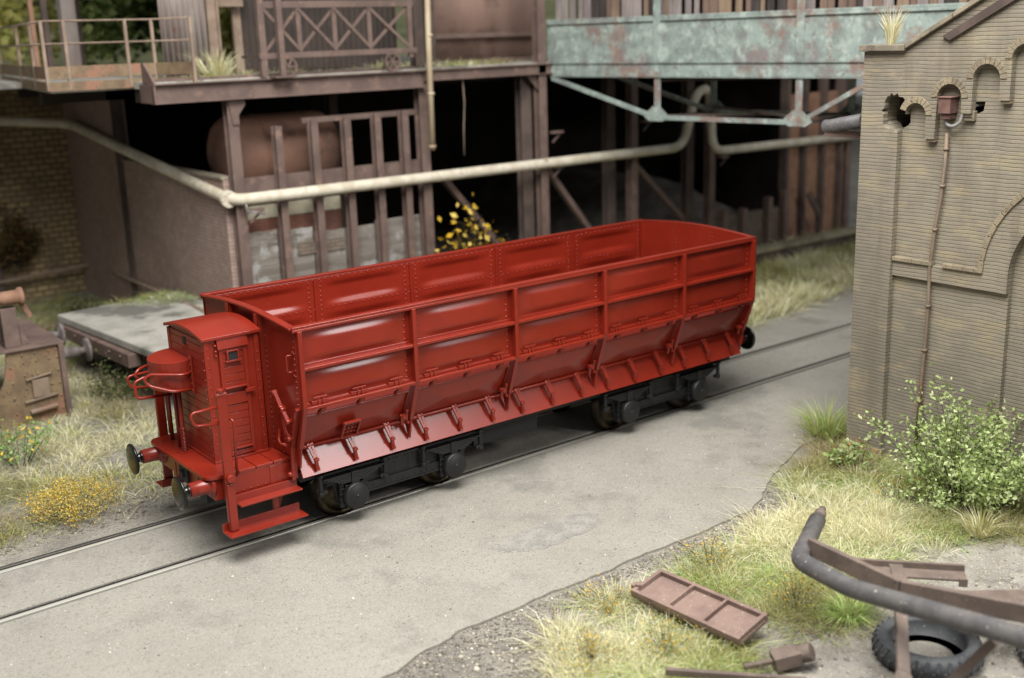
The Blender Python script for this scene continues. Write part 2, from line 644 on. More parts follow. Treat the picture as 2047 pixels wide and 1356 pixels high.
def gravel_mat():
    k = NT('cinder_gravel')
    c = k.mix(k.noise(1.1, 6, .6, .4, .6), srgb(152, 147, 138), srgb(134, 130, 122))
    c = k.mix(k.noise(.5, 5, .6, .5, .62), c, srgb(166, 161, 150), .8)
    c = k.mix(k.noise(26, 3, .6, .5, .64), c, srgb(112, 107, 99), .7)
    c = k.mix(k.noise(34, 2, .5, .64, .7), c, srgb(190, 182, 166), .8)
    k.link(c, k.b.inputs['Base Color'])
    k.b.inputs['Roughness'].default_value = .95
    k.b.inputs['Specular IOR Level'].default_value = .2
    n = k.bump(k.noise(5, 5, .6, 0, 1), .6, .08)
    k.link(k.bump(k.noise(40, 4, .7, 0, 1), .8, .03, n), k.b.inputs['Normal'])
    return k.m


ROAD = road_mat()
GRAVEL = gravel_mat()


def mb_at(fn):
    m = MB()
    fn(m)
    return m

# ------------------------------------------------------------------ setting: ground, paving, rails
g = MB()
g.grid(lambda u, v: (-40 + 130 * u, -30 + 110 * v, -.046 + .003 * math.sin(u * 90) * math.cos(v * 77)), 60, 60)
tag(g.build('ground', GRAVEL, recalc=False), kind='structure')


def slab(name, poly, z0, z1, m, bevel=.012):
    p = MB()
    p.prism(poly, lambda a, b: (a, b, z0), lambda a, b: (a, b, z1))
    return tag(p.build(name, m, bevel=bevel), kind='structure')


GA = .7175
def ragged(pts, amp, step=.16):
    """a worn edge: subdivide and jitter"""
    out = []
    for (a, b), (c, d) in zip(pts[:-1], pts[1:]):
        L = math.hypot(c - a, d - b)
        n = max(1, int(L / step))
        for i in range(n):
            t = i / n
            nx, ny = -(d - b) / L, (c - a) / L
            j = random.gauss(0, amp)
            out.append((a + (c - a) * t + nx * j, b + (d - b) * t + ny * j))
    out.append(pts[-1])
    return out


patch = [(2.75 + (1 + .12 * math.sin(3 * t) + random.uniform(-.09, .09)) * .85 * math.cos(t), -3.30 + (1 + .15 * math.cos(2 * t) + random.uniform(-.1, .1)) * .36 * math.sin(t)) for t in [2 * math.pi * i / 60 for i in range(60)]]
near_edge = ragged([(-9, -4.95), (-1, -4.9), (.2, -4.63), (5.45, -4.62), (6.95, -3.85), (8.2, -3.4), (30, -3.35)], .016)
slab('paved_yard', [(60, -.80), (-9, -.80)] + near_edge + [(60, -3.35)], -.09, -.006, ROAD, .01)
slab('paved_strip', [(-14, -.555), (60, -.555), (60, .665), (-14, .665)], -.09, -.012, ROAD, .008)
far_edge = ragged([(-14, .92), (-1.5, .93), (.5, 1.15), (5, 1.5), (13.7, 2.28), (18, 2.76), (30, 3.4)], .02)
slab('paved_side', [(60, .88), (60, 4)] + far_edge[::-1] + [(-14, .88)], -.09, -.008, ROAD, .01)
slab('worn_patch', patch, -.0055, -.0015, mat('worn_asphalt_patch', srgb(124, 122, 116), srgb(140, 137, 130), 4, speck=srgb(98, 96, 91), ss=30, ts=(.6, .66), rough=.95, bump=.6, bs=30), 0)
for (s, lab) in ((-1, 'shiny near rail sunk in the concrete in front of the red wagon'), (1, 'far rail of the track, between paving and the gravel strip on the left')):
    r = MB()
    y = s * GA
    r.box(-14, 60, y - .034, y + .034, -.038, 0)
    o = r.build('rail', RAILM, loc=(0, y, -.14), bevel=.008)
    tag(o, lab, 'rail', 'rails of the sunken track')
    r = MB()
    r.box(-14, 60, y - .10, y + .17, -.14, -.040)
    r.build('groove_shade_strip', GROOVE_SHADE, o)  # wide dark strip under the rail head, paints the grooves' shade

# ------------------------------------------------------------------ the red hopper wagon
W = thing('hopper_wagon', 'glossy red four-axle self-discharging hopper wagon with a brakeman\'s cab standing on the track', 'railway wagon', (4, 0, 0))
L = 9.097
BAY = L / 5
YS = 1.40
ZT = 3.10


def bulge(u, v):
    """pressed panel: u, v in -1..1"""
    a = max(0.0, 1 - abs(u) ** 3.2)
    e = min(1, max(0, (1 - abs(v)) / .56))
    return a * e * e * (3 - 2 * e)


def side_h(x, z):
    b = min(4, max(0, int(x / BAY)))
    u = ((x - b * BAY) / BAY - .5) * 2 / .84
    if abs(u) > 1: return 0
    for z0, z1 in ((2.59, 3.025), (2.05, 2.505)):
        if z0 < z < z1:
            return .036 * bulge(u, (z - (z0 + z1) / 2) / ((z1 - z0) / 2))
    return 0


for s in (-1, 1):
    m = MB()
    m.grid(lambda u, v: (.02 + u * (L - .04), s * (YS + side_h(.02 + u * (L - .04), 1.98 + v * (ZT - 1.98))), 1.98 + v * (ZT - 1.98)), 150, 56)
    if s > 0:
        m.f = [f[::-1] for f in m.f]
    m.build('side_wall', RED, W, solid=.022, recalc=False)
    # riveted seams, outside and inside
    rv = MB()
    for k in range(6):
        x = min(max(k * BAY, .0), L)
        for dx in (-.105, .105):
            if 0 < x + dx < L:
                rv.rivets((x + dx, s * YS, 2.08), (x + dx, s * YS, 3.02), 11, (0, s, 0), .017)
                rv.rivets((x + dx, s * (YS - .022), 2.08), (x + dx, s * (YS - .022), 3.02), 13, (0, -s, 0), .016)
    rv.rivets((.12, s * (YS - .022), 3.055), (L - .12, s * (YS - .022), 3.055), 80, (0, -s, 0), .016)
    rv.rivets((.12, s * (YS - .022), 2.58), (L - .12, s * (YS - .022), 2.58), 80, (0, -s, 0), .014)
    # inner seam straps
    st = rv
    for k in range(1, 5):
        st.box(k * BAY - .02, k * BAY + .02, *sorted((s * (YS - .05), s * (YS - .018))), 2.0, 3.08)
    st.build('seam_strap', RED, W)
    # belt and hinge rails (L-section, proud of the sheet)
    for z, nm in ((2.555, 'belt_rail'), (2.005, 'hinge_rail')):
        r = MB()
        r.box(.02, L - .02, *sorted((s * 1.385, s * 1.505)), z - .012, z + .012)
        r.box(.02, L - .02, *sorted((s * 1.494, s * 1.510)), z - .030, z + .013)
        r.box(.02, L - .02, *sorted((s * 1.396, s * 1.412)), z - .0, z + .05)
        r.build(nm, RED, W, bevel=.005)
    # posts following the inward slope of the flaps
    for k in range(6):
        x = [.035, BAY, 2 * BAY, 3 * BAY, 4 * BAY, L - .035][k]
        ex, inn = 1.518, 1.38
        pr = [(ex, 3.08), (ex, 2.03), (1.488, 1.93), (1.30, 1.40), (1.235, 1.09), (1.19, 1.10), (1.10, 1.40), (1.25, 1.78), (inn, 2.0), (inn, 3.08)]
        p = MB()
        p.prism(pr, lambda a, b: (x - .013, s * a, b), lambda a, b: (x + .013, s * a, b))
        fl = [(ex - .002, 3.08), (ex - .002, 2.03), (1.486, 1.93), (1.30, 1.40)]
        for (a0, b0), (a1, b1) in zip(fl[:-1], fl[1:]):
            p.bar((x, s * a0, b0), (x, s * a1, b1), .014, .062, (1, 0, 0))
        p.build('side_post', RED, W, bevel=.004)
    # discharge flaps
    for k in range(5):
        x0, x1 = k * BAY + .055, (k + 1) * BAY - .075
        A, B = (1.385, 1.868), (1.145, 1.375)

        def fp(u, v):
            uu, vv = 2 * u - 1, 2 * v - 1
            h = .05 * min(1, max(0, min((1 - abs(vv)) * 1.0, (1 - abs(uu)) * 1.6)))
            nx, nz = .885, -.465
            return (x0 + u * (x1 - x0), s * (A[0] + (B[0] - A[0]) * v + h * nx), A[1] + (B[1] - A[1]) * v + h * nz)
        f = MB()
        f.grid(fp, 24, 16, False)
        if s < 0:
            f.f = [q[::-1] for q in f.f]
        fo = f.build('discharge_flap', RED, W, solid=.02, recalc=False)
        t = MB()
        t.bar((x0, s * 1.402, 1.868), (x1, s * 1.402, 1.868), .035, .024)
        t.bar((x0 + .01, s * 1.402, 1.86), (x0 + .01, s * 1.16, 1.38), .03, .02)
        t.bar((x1 - .01, s * 1.402, 1.86), (x1 - .01, s * 1.16, 1.38), .03, .02)
        t.build('flap_frame', RED, fo, bevel=.004)
        # shadowed opening behind the hinge gap
        if s < 0:
            for q in (.16, .52, .88):
                hx = x0 + q * (x1 - x0) - .03
                h = MB()
                h.bar((hx - .105, -1.452, 2.118), (hx + .105, -1.452, 2.118), .022, .022)
                for dx in (-.028, .042):
                    h.bar((hx + dx, -1.452, 2.118), (hx + dx, -1.478, 2.012), .017, .015)
                h.bar((hx - .13, -1.43, 2.05), (hx + .12, -1.43, 2.05), .05, .05)
                h.lathe((hx + .03, -1.45, 1.945), (0, -1, 0), [(-.04, .045), (.02, .045), (.035, .03)], 12)
                h.bar((hx - .03, -1.43, 1.91), (hx - .005, -1.41, 1.87), .03, .05)
                h.build('hinge', RED, fo, bevel=.003)
            hr = MB()
            hr.bar((x0, -1.425, 2.035), (x1, -1.425, 2.035), .03, .02)
            hr.build('hinge_rod', RED, fo)
    # chute plate, its lower lip and the locking rod
    c = MB()
    c.prism([(1.03, 1.37), (1.255, .945), (1.225, .930), (1.0, 1.35)], lambda a, b: (.045, s * a, b), lambda a, b: (L - .045, s * a, b))
    c.build('chute_plate', RED, W, bevel=.004)
    lr = MB()
    lr.tube([(.05, s * 1.16, 1.352), (L - .05, s * 1.16, 1.352)], .022, 10)
    for k in range(5):
        lr.tube([(k * BAY + .05, s * 1.16, 1.352), (k * BAY + .24, s * 1.16, 1.352)], .031, 10)
    lr.build('locking_rod', RED, W)
    if s < 0:
        for k in range(5):
            for q in (.13, .47, .81):
                x = k * BAY + q * BAY - .015
                a = MB()
                a.cyl((x - .045, -1.16, 1.355), (x + .05, -1.16, 1.355), .036, 10)
                for dx in (-.026, .03):
                    a.bar((x + dx, -1.165, 1.39), (x + .035 + dx * .5, -1.262, 1.17), .024, .04, (1, 0, 0))
                a.bar((x + .03, -1.265, 1.20), (x + .042, -1.255, 1.09), .05, .045, (1, 0, 0))
                a.cyl((x + .005, -1.27, 1.165), (x + .075, -1.27, 1.165), .022, 8)
                a.bar((x + .04, -1.235, 1.11), (x + .058, -1.262, 1.0), .045, .056, (1, 0, 0))
                a.cyl((x + .048, -1.25, 1.06), (x + .048, -1.288, 1.06), .016, 8)
                a.build('latch', RED, W, bevel=.003)
            # lever gear beside every post
            x = (k + 1) * BAY - .13
            a = MB()
            a.cyl((x - .05, -1.27, 1.47), (x + .05, -1.27, 1.47), .034, 10)
            a.cyl((x, -1.20, 1.47), (x, -1.33, 1.46), .03, 10)
            a.bar((x - .03, -1.30, 1.49), (x - .01, -1.255, 1.33), .03, .04, (1, 0, 0))
            a.bar((x + .04, -1.32, 1.56), (x + .075, -1.25, 1.34), .022, .035, (1, 0, 0))
            a.cyl((x + .04, -1.31, 1.555), (x + .04, -1.345, 1.555), .02, 8)
            a.cyl((x + .075, -1.25, 1.36), (x + .075, -1.30, 1.36), .022, 8)
            a.build('release_lever', RED, W, bevel=.003)
# label holder grid on the first flap
a = MB()
X0, X1 = .66, .905
A = Vector((0, -1.352, 1.66)); B = Vector((0, -1.218, 1.425))
nn = Vector((0, -.87, -.49))
def lh(x, t, h): return Vector((x, 0, 0)) + A.lerp(B, t) + nn * h
for (xa, ta, xb, tb) in ((X0, 0, X1, 0), (X0, 1, X1, 1), (X0, 0, X0, 1), (X1, 0, X1, 1)):
    a.bar(lh(xa, ta, .06), lh(xb, tb, .06), .022, .05, nn)
for i in range(3):
    a.bar(lh(X0, .3 + .22 * i, .045), lh(X1, .3 + .22 * i, .045), .008, .02, nn)
for i in range(4):
    for j in range(3):
        c = lh(X0 + .035 + i * .058, .2 + .28 * j, .05)
        a.lathe(c, nn, [(-.03, .026), (.0, .022), (.014, .008)], 6)
a.bar(lh(X0 - .01, -.06, .075), lh(X1 + .01, -.06, .075), .02, .03, nn)
a.add([lh(X0, 0, .03), lh(X1, 0, .03), lh(X1, 1, .03), lh(X0, 1, .03)], [(0, 1, 2, 3)])
a.build('label_holder', RED, W, bevel=.003)

# end walls with arched rim
for e, x in ((0, .02), (1, L - .02)):
    d = -1 if e == 0 else 1
    m = MB()
    arch = [(1.42 * math.cos(math.pi * i / 16), ZT - .01 + .085 * math.sin(math.pi * i / 16)) for i in range(17)]
    pr = arch + [(-1.42, 2.0), (-1.15, 1.4), (-1.13, .92), (1.13, .92), (1.15, 1.4), (1.42, 2.0)]
    m.prism(pr, lambda a, b: (x - .015, a, b), lambda a, b: (x + .015, a, b))
    m.build('end_wall', RED, W, bevel=.004)
    r = MB()
    xf = x + d * .015
    for y in (-.46, .46):
        r.box(*sorted((xf, xf + d * .09)), y - .05, y - .035, 1.2, 3.16)
        r.box(*sorted((xf, xf + d * .09)), y + .035, y + .05, 1.2, 3.16)
        r.box(*sorted((xf + d * .075, xf + d * .092)), y - .05, y + .05, 1.2, 3.16)
        for sgn in (-1, 1):
            r.rivets((xf, y + sgn * .075, 1.3), (xf, y + sgn * .075, 3.0), 24, (d, 0, 0), .011)
    for sgn in (-1, 1):
        r.rivets((xf, sgn * 1.37, 2.05), (xf, sgn * 1.37, 3.0), 13, (d, 0, 0), .012)
        r.rivets((xf, sgn * 1.08, 1.0), (xf, sgn * 1.08, 1.4), 6, (d, 0, 0), .012)
        r.rivets((xf, sgn * .72, 1.0), (xf, sgn * .95, 1.55), 6, (d, 0, 0), .012)
    xi = x - d * .015
    for y in (-.47, .47):
        for sgn in (-.04, .04):
            r.rivets((xi, y + sgn, 2.1), (xi, y + sgn, 3.1), 14, (-d, 0, 0), .012)
    r.build('end_rib', RED, W, bevel=.004)
    for sgn in (-1, 1):   # corner angle below the slope
        g = MB()
        g.bar((xf + d * .03, sgn * 1.40, 2.0), (xf + d * .03, sgn * 1.15, 1.40), .06, .05)
        g.bar((xf + d * .03, sgn * 1.15, 1.42), (xf + d * .03, sgn * 1.10, .90), .06, .05)
        g.lathe((xf + d * .06, sgn * 1.10, .99), (d, 0, 0), [(0, .04), (.03, .04), (.05, .02)], 10)
        g.build('corner_strut', RED, W, bevel=.006)

# top rim
r = MB()
for s in (-1, 1):
    r.box(-.045, L + .045, *sorted((s * 1.372, s * 1.472)), 3.095, 3.137)
    r.box(-.045, L + .045, *sorted((s * 1.452, s * 1.472)), 3.06, 3.098)
for x in (-.02, L + .02):
    n = 20
    vs = []
    for i in range(n + 1):
        y = -1.44 + 2.88 * i / n
        z = 3.125 + .085 * (math.cos(math.pi * y / 2.88))
        for dx in (-.055, .055):
            for dz in (0, -.03):
                vs.append((x + dx, y, z + dz))
    fs = []
    for i in range(n):
        o = i * 4
        fs += [(o, o + 2, o + 6, o + 4), (o + 1, o + 5, o + 7, o + 3), (o, o + 4, o + 5, o + 1), (o + 2, o + 3, o + 7, o + 6)]
    fs += [(0, 1, 3, 2), (n * 4, n * 4 + 2, n * 4 + 3, n * 4 + 1)]
    r.add(vs, fs)
r.build('rim', RED, W, bevel=.006)

# sloping hopper floor inside (saddle) and dark underframe
f = MB()
f.prism([(-1.02, 1.36), (0, 2.3), (1.02, 1.36), (1.02, 1.32), (0, 2.25), (-1.02, 1.32)], lambda a, b: (.06, a, b), lambda a, b: (L - .06, a, b))
f.build('saddle_floor', RED, W)
u = MB()
u.box(.25, 8.85, -.55, .55, .72, .95)
for s in (-1, 1):
    u.box(.1, 9.0, s * .98 - .05, s * .98 + .05, .80, .95)
u.box(3.3, 4.6, -.75, .75, .45, .72)
u.cyl((5.0, .1, .6), (5.7, .1, .6), .17, 14)
u.build('underframe', DARK, W)
h = MB()
h.box(L - .1, L + .12, -1.0, 1.0, .88, 1.2)
h.build('headstock', RED, W, bevel=.01)

# linkage and grab handle on the near left end
a = MB()
yg = -1.33
a.tube([(-.005, yg, 2.73), (-.075, yg + .03, 2.73), (-.075, yg + .03, 2.50), (-.005, yg, 2.50)], .016, 8, bend=.03)
for z in (2.77, 2.45): a.rivet((-.0, yg, z), (-1, 0, 0), .02)
a.build('grab_handle', RED, W)
a = MB()
a.tube([(.0, -.70, 2.02), (-.10, -.86, 2.06), (-.10, -.90, 2.10)], .018, 8)
a.bar((-.1, -.88, 2.16), (-.1, -1.05, 1.96), .035, .05, (1, 0, 0))
a.bar((-.1, -1.05, 1.98), (-.1, -1.24, 1.78), .04, .05, (1, 0, 0))
for y, z in ((-.88, 2.13), (-1.06, 1.96), (-1.24, 1.80), (-1.10, 1.94)):
    a.cyl((-.14, y, z), (-.06, y, z), .038, 10)
a.tube([(-.08, -1.05, 1.92), (-.08, -1.08, 1.75), (-.08, -1.13, 1.62), (-.08, -1.22, 1.55)], .022, 8)
a.tube([(-.08, -1.02, 1.90), (-.08, -1.03, 1.75), (-.08, -1.08, 1.60), (-.08, -1.18, 1.52)], .016, 8)
a.cyl((-.12, -1.20, 1.54), (-.04, -1.20, 1.54), .034, 10)
a.tube([(-.02, -.78, 1.55), (-.12, -.95, 1.46), (-.12, -1.0, 1.42), (-.12, -1.15, 1.45)], .022, 8)
a.build('release_linkage', RED, W)

# ------------------------------------------------------------------ end platform and brakeman's cab
pf = MB()
def rr(x0, x1, y0, y1, r):
    pts = []
    for cx, cy, a0 in ((x1, y1, 0), (x0 + r, y1 - r, 90), (x0 + r, y0 + r, 180), (x1, y0, 270)):
        if cx == x1:
            pts.append((cx, cy))
        else:
            for i in range(6):
                t = math.radians(a0 + 18 * i)
                pts.append((cx + r * math.cos(t), cy + r * math.sin(t)))
    return pts
pf.prism(rr(-1.24, -.78, -1.02, 1.06, .16), lambda a, b: (a, b, 1.165), lambda a, b: (a, b, 1.215))
for i in range(3):
    x = -.775 + i * .255
    pf.box(x + .004, x + .247, -1.02, 1.06, 1.165, 1.213)
pf.build('platform_deck', RED, W, bevel=.006)
b = MB()
b.box(-1.12, -1.0, -.98, .98, .86, 1.15)
for s in (-1, 1):
    b.box(-1.0, -.02, s * .98 - .03, s * .98 + .03, .86, 1.16)
    b.box(-.33, -.24, s * 1.0 - .02, s * 1.0 + .045, .80, 1.15)
    b.rivets((-.95, s * 1.01, .92), (-.4, s * 1.01, .92), 6, (0, s, 0))
b.box(-1.13, .1, -.45, -.35, .8, 1.15)
b.box(-1.13, .1, .35, .45, .8, 1.15)
b.build('end_beam', RED, W, bevel=.006)
h = MB()
h.bar((-1.12, 0, .98), (-1.2, 0, .98), .10, .09)
h.box(-1.16, -1.11, -.14, .14, .86, 1.1)
h.box(-1.10, -.85, -.62, -.40, .70, .86)
h.build('coupler_box', DARK, W)

for (x, d, ys) in ((-1.12, -1, (-.85, .85)), (L + .12, 1, (-.85, .85))):
    for y in ys:
        k = .33 if d < 0 else .36
        b = MB()
        b.lathe((x, y, 1.05), (d, 0, 0), [(-.02, .17), (.02, .17), (.03, .125), (.08, .105), (.30, .100), (.305, .085)], 20)
        for i in range(8):
            t = math.pi * i / 4 + .3
            b.lathe((x + d * .02, y + .142 * math.cos(t), 1.05 + .142 * math.sin(t)), (d, 0, 0), [(0, .018), (.016, .015)], 6)
        b.bar((x + d * .1, y - .10, 1.05), (x + d * .21, y - .10, 1.05), .02, .045)
        bo = b.build('buffer', RED, W)
        hd = MB()
        hd.lathe((x + d * .30, y, 1.05), (d, 0, 0), [(0, .082), (.02, .082), (.03, .065), (.10, .065), (.12, .09)], 18)
        hd.build('plunger', GLOSS, bo)
        hd = MB()
        hd.lathe((x + d * .405, y, 1.05), (d, 0, 0), [(0, .06), (.004, .19), (.012, .222), (.03, .228), (.045, .222), (.052, .19), (.058, .10), (.06, .02), (.0595, 0)], 36)
        hd.build('buffer_head', BUFG if d < 0 else GLOSS, bo)

cab = thing_part = None
CX0, CX1, CY0, CY1 = -.90, -.13, -.575, .665
c = MB()
zs = [1.216 + i * .117 for i in range(16)]
c.box(CX0 + .012, CX1 - .012, CY0 + .012, CY1 - .012, 1.216, 2.95)
archp = [(CY0 + .012, 2.94), (CY1 - .012, 2.94)] + [(CY1 - .012 + (CY0 - CY1 + .024) * i / 12, 2.94 + .075 * math.sin(math.pi * i / 12)) for i in range(1, 12)]
c.prism(archp, lambda a, b: (CX0 + .012, a, b), lambda a, b: (CX1 - .012, a, b))
for i in range(15):      # boards with shadow grooves
    z0, z1 = zs[i] + .004, zs[i + 1] - .003
    z1 = min(z1, 2.93)
    c.box(CX0 - .0, CX0 + .02, CY0 + .06, CY1 - .06, z0, z1)
cabo = c.build('brakeman_cab', RED, W, bevel=.003)
t = MB()
for x in (CX0, CX1):
    for y, sy in ((CY0, 1), (CY1, -1)):
        t.box(*sorted((x - .012 if x == CX0 else x - .06, x + .06 if x == CX0 else x + .012)), *sorted((y - sy * .012, y + sy * .012)), 1.22, 2.93)
        t.box(*sorted((x - .012, x + .012)), *sorted((y, y + sy * .07)), 1.22, 2.93)
t.box(CX0 - .02, CX1 + .02, CY0 - .03, CY1 + .03, 1.214, 1.25)
for i in range(12):
    z = 1.32 + i * .135
    t.rivet((CX0 - .012, CY0 + .035, z), (-1, 0, 0), .012)
    t.rivet((CX0 + .035, CY0 - .012, z + .03), (0, -1, 0), .012)
    t.rivet((CX1 - .03, CY0 - .012, z), (0, -1, 0), .012)
t.build('corner_angle', RED, cabo, bevel=.003)
rf = MB()
n = 16
vs = []
for i in range(n + 1):
    y = CY0 - .04 + (CY1 - CY0 + .08) * i / n
    z = 2.985 + .085 * math.sin(math.pi * i / n)
    for x in (CX0 - .045, CX1 + .04):
        vs += [(x, y, z), (x, y, z - .045)]
fs = []
for i in range(n):
    o = i * 4
    fs += [(o, o + 2, o + 6, o + 4), (o + 1, o + 5, o + 7, o + 3), (o, o + 4, o + 5, o + 1), (o + 2, o + 3, o + 7, o + 6)]
fs += [(0, 1, 3, 2), (n * 4, n * 4 + 2, n * 4 + 3, n * 4 + 1)]
rf.add(vs, fs)
rf.build('cab_roof', RED, cabo, bevel=.006)
# door on the near side
d = MB()
DX0, DX1 = -.71, -.31
yf = CY0 - .002
d.box(DX0, DX0 + .05, yf - .02, yf + .02, 1.27, 2.80)
d.box(DX1 - .05, DX1, yf - .02, yf + .02, 1.27, 2.80)
for z0, z1 in ((1.27, 1.33), (2.745, 2.80), (2.0, 2.16)):
    d.box(DX0 + .05, DX1 - .05, yf - .018, yf + .02, z0, z1)
for i in range(13):
    z0 = 1.335 + i * .109
    if 1.92 < z0 < 2.12: continue
    d.box(DX0 + .05, DX1 - .05, yf - .006, yf + .02, z0 + .003, min(z0 + .105, 2.743))
d.bar((DX0 + .03, yf - .035, 2.245), (DX1 - .05, yf - .035, 2.245), .04, .022)
d.bar((DX1 - .08, yf - .035, 2.16), (DX1 + .06, yf - .035, 2.17), .03, .05)
d.bar((DX0 + .1, yf - .03, 1.375), (DX1 - .04, yf - .03, 1.375), .03, .02)
d.bar((DX0 - .03, yf - .02, 2.14), (DX0 + .05, yf - .02, 2.14), .02, .03)
for z in (2.86, 2.78, 2.72, 2.15, 2.06, 1.62, 1.55, 1.48):
    d.lathe((DX0 - .045, CY0 - .01, z), (0, -1, 0), [(0, .02), (.02, .018), (.03, .008)], 6)
d.build('door', RED, cabo, bevel=.003)
v = MB()
v.prism([(CY0 - .02, 2.945), (CY0 - .045, 2.80), (CY0 - .030, 2.80), (CY0 - .0, 2.945)], lambda a, b: (-.73, a, b), lambda a, b: (-.29, a, b))
v.build('visor', RED, cabo, bevel=.003)
w = MB()
w.box(-.585, -.455, CY0 - .03, CY0 - .012, 2.625, 2.745)
w.build('window', DARK, cabo)
w = MB()
for a0, a1, z0, z1 in ((-.61, -.43, 2.745, 2.765), (-.63, -.41, 2.60, 2.625), (-.61, -.585, 2.625, 2.745), (-.455, -.43, 2.625, 2.745)):
    w.box(a0, a1, CY0 - .045, CY0 - .005, z0, z1)
w.build('window_frame', RED, cabo, bevel=.003)
w = MB()
w.box(CX0 - .012, CX0 + .0, .045, .135, 2.79, 2.885)
w.build('window', DARK, cabo)
w = MB()
w.box(CX0 - .03, CX0, .02, .16, 2.765, 2.785)
for y in (.03, .15): w.rivet((CX0 - .01, y, 2.755), (-1, 0, 0), .018)
w.build('window_sill', RED, cabo)
# half-round brake housing on the end face
hs = MB()
cy, rad = .33, .40
pts = [(CX0 + .01, cy + rad * .98)] + [(CX0 - .08 - .36 * math.sin(math.pi * i / 14), cy + rad * math.cos(math.pi * i / 14)) for i in range(15)] + [(CX0 + .01, cy - rad * .98)]
hs.prism(pts, lambda a, b: (a, b, 2.17), lambda a, b: (a, b, 2.60 + (a - CX0) * .06))
hs.box(CX0 - .03, CX0 - .002, cy - rad - .06, cy - rad + .02, 2.12, 2.66)
for i in range(6): hs.rivet((CX0 - .03, cy - rad - .03, 2.17 + i * .09), (-1, 0, 0), .015)
hs.build('brake_housing', RED, cabo, bevel=.006, sharp=50)
br = MB()
br.tube([(-1.03, .17, 2.2), (-1.03, .17, 1.2)], .03, 10)
for i in range(16): br.lathe((-1.03, .17, 1.24 + i * .022), (0, 0, 1), [(0, .034), (.008, .048), (.016, .034)], 12)
br.box(-1.12, -.95, .09, .25, 1.213, 1.235)
br.build('brake_spindle', RED, W)

for s in (-1, 1):
    sd = W
    p = MB()
    y = s * 1.13
    p.box(-1.035, -.905, y - .028, y + .028, .45, 2.38)
    p.box(-1.025, -.915, y + s * .028, y + s * .05, .45, 1.12)
    p.cyl((-.97, y, 2.38), (-.97, y, 2.43), .05, 12)
    p.cyl((-.97, y + s * .03, 1.2), (-.97, y + s * .09, 1.2), .055, 12)
    p.box(-1.05, -.89, y - .035, y + .035, 2.33, 2.37)
    p.build('step_post', RED, W, bevel=.006)
    gr = MB()
    gr.tube([(-.97, y, 2.20), (-1.36, y, 2.19), (-1.40, y, 2.15), (-1.36, y, 2.01), (-.97, y, 1.96)], .02, 8, bend=.06)
    gr.lathe((-1.0, y - s * .04, 1.98), (-1, 0, 0), [(0, .03), (.08, .03), (.09, .02)], 8)
    gr.bar((-1.02, y, 2.03), (-1.14, y, 1.99), .03, .04)
    gr.tube([(-.88, y, 2.0), (-.85, y + s * .05, 1.98), (-.85, y + s * .05, 1.86), (-.86, y + s * .02, 1.2)], .018, 8, bend=.04)
    gr.build('guard_rail', RED, W)
    for z, x0, x1, yo in ((.44, -1.10, .04, 1.33), (.80, -.88, .03, 1.24)):
        st = MB()
        st.box(x0, x1, *sorted((s * 1.07, s * yo)), z - .022, z)
        st.box(x0, x1, *sorted((s * 1.055, s * 1.075)), z - .022, z + .10)
        st.rivets((x0 + .1, s * 1.07, z + .05), (x1 - .1, s * 1.07, z + .05), 4, (0, s, 0), .01)
        st.build('footboard', RED, W, bevel=.008)
    hg = MB()
    hg.box(-.33, -.25, *sorted((s * 1.0, s * 1.05)), .40, .86)
    hg.bar((-.2, s * 1.04, .74), (-.2, s * .9, .50), .05, .04)
    hg.build('footboard_hanger', RED, W)
# rails round the housing
for s, yy in ((-1, -.14), (1, .80)):
    gr = MB()
    gr.tube([(CX0 - .02, yy + .06, 2.42), (-1.06, yy, 2.42), (-1.42, yy + .28 * (-s), 2.44), (-1.50, yy + .3 * (-s), 2.38), (-1.44, yy + .28 * (-s), 2.28), (-1.2, yy + .05, 2.20), (CX0 - .02, yy + .06, 2.18)], .022, 8, bend=.07)
    gr.build('guard_rail', RED, W)
gr = MB()
gr.tube([(-1.05, .40, 2.02), (-1.50, .42, 2.05), (-1.53, .44, 2.08), (-1.53, .46, 2.28), (-1.40, .46, 2.32), (-1.36, .46, 2.32)], .022, 8, bend=.05)
gr.build('guard_rail', RED, W)
po = MB()
po.tube([(-.96, .80, 1.22), (-.96, .80, 2.25)], .03, 8)
po.tube([(-1.0, .42, 1.22), (-1.0, .42, 2.2)], .028, 8)
build_split(po, 'rail_post', RED, W)

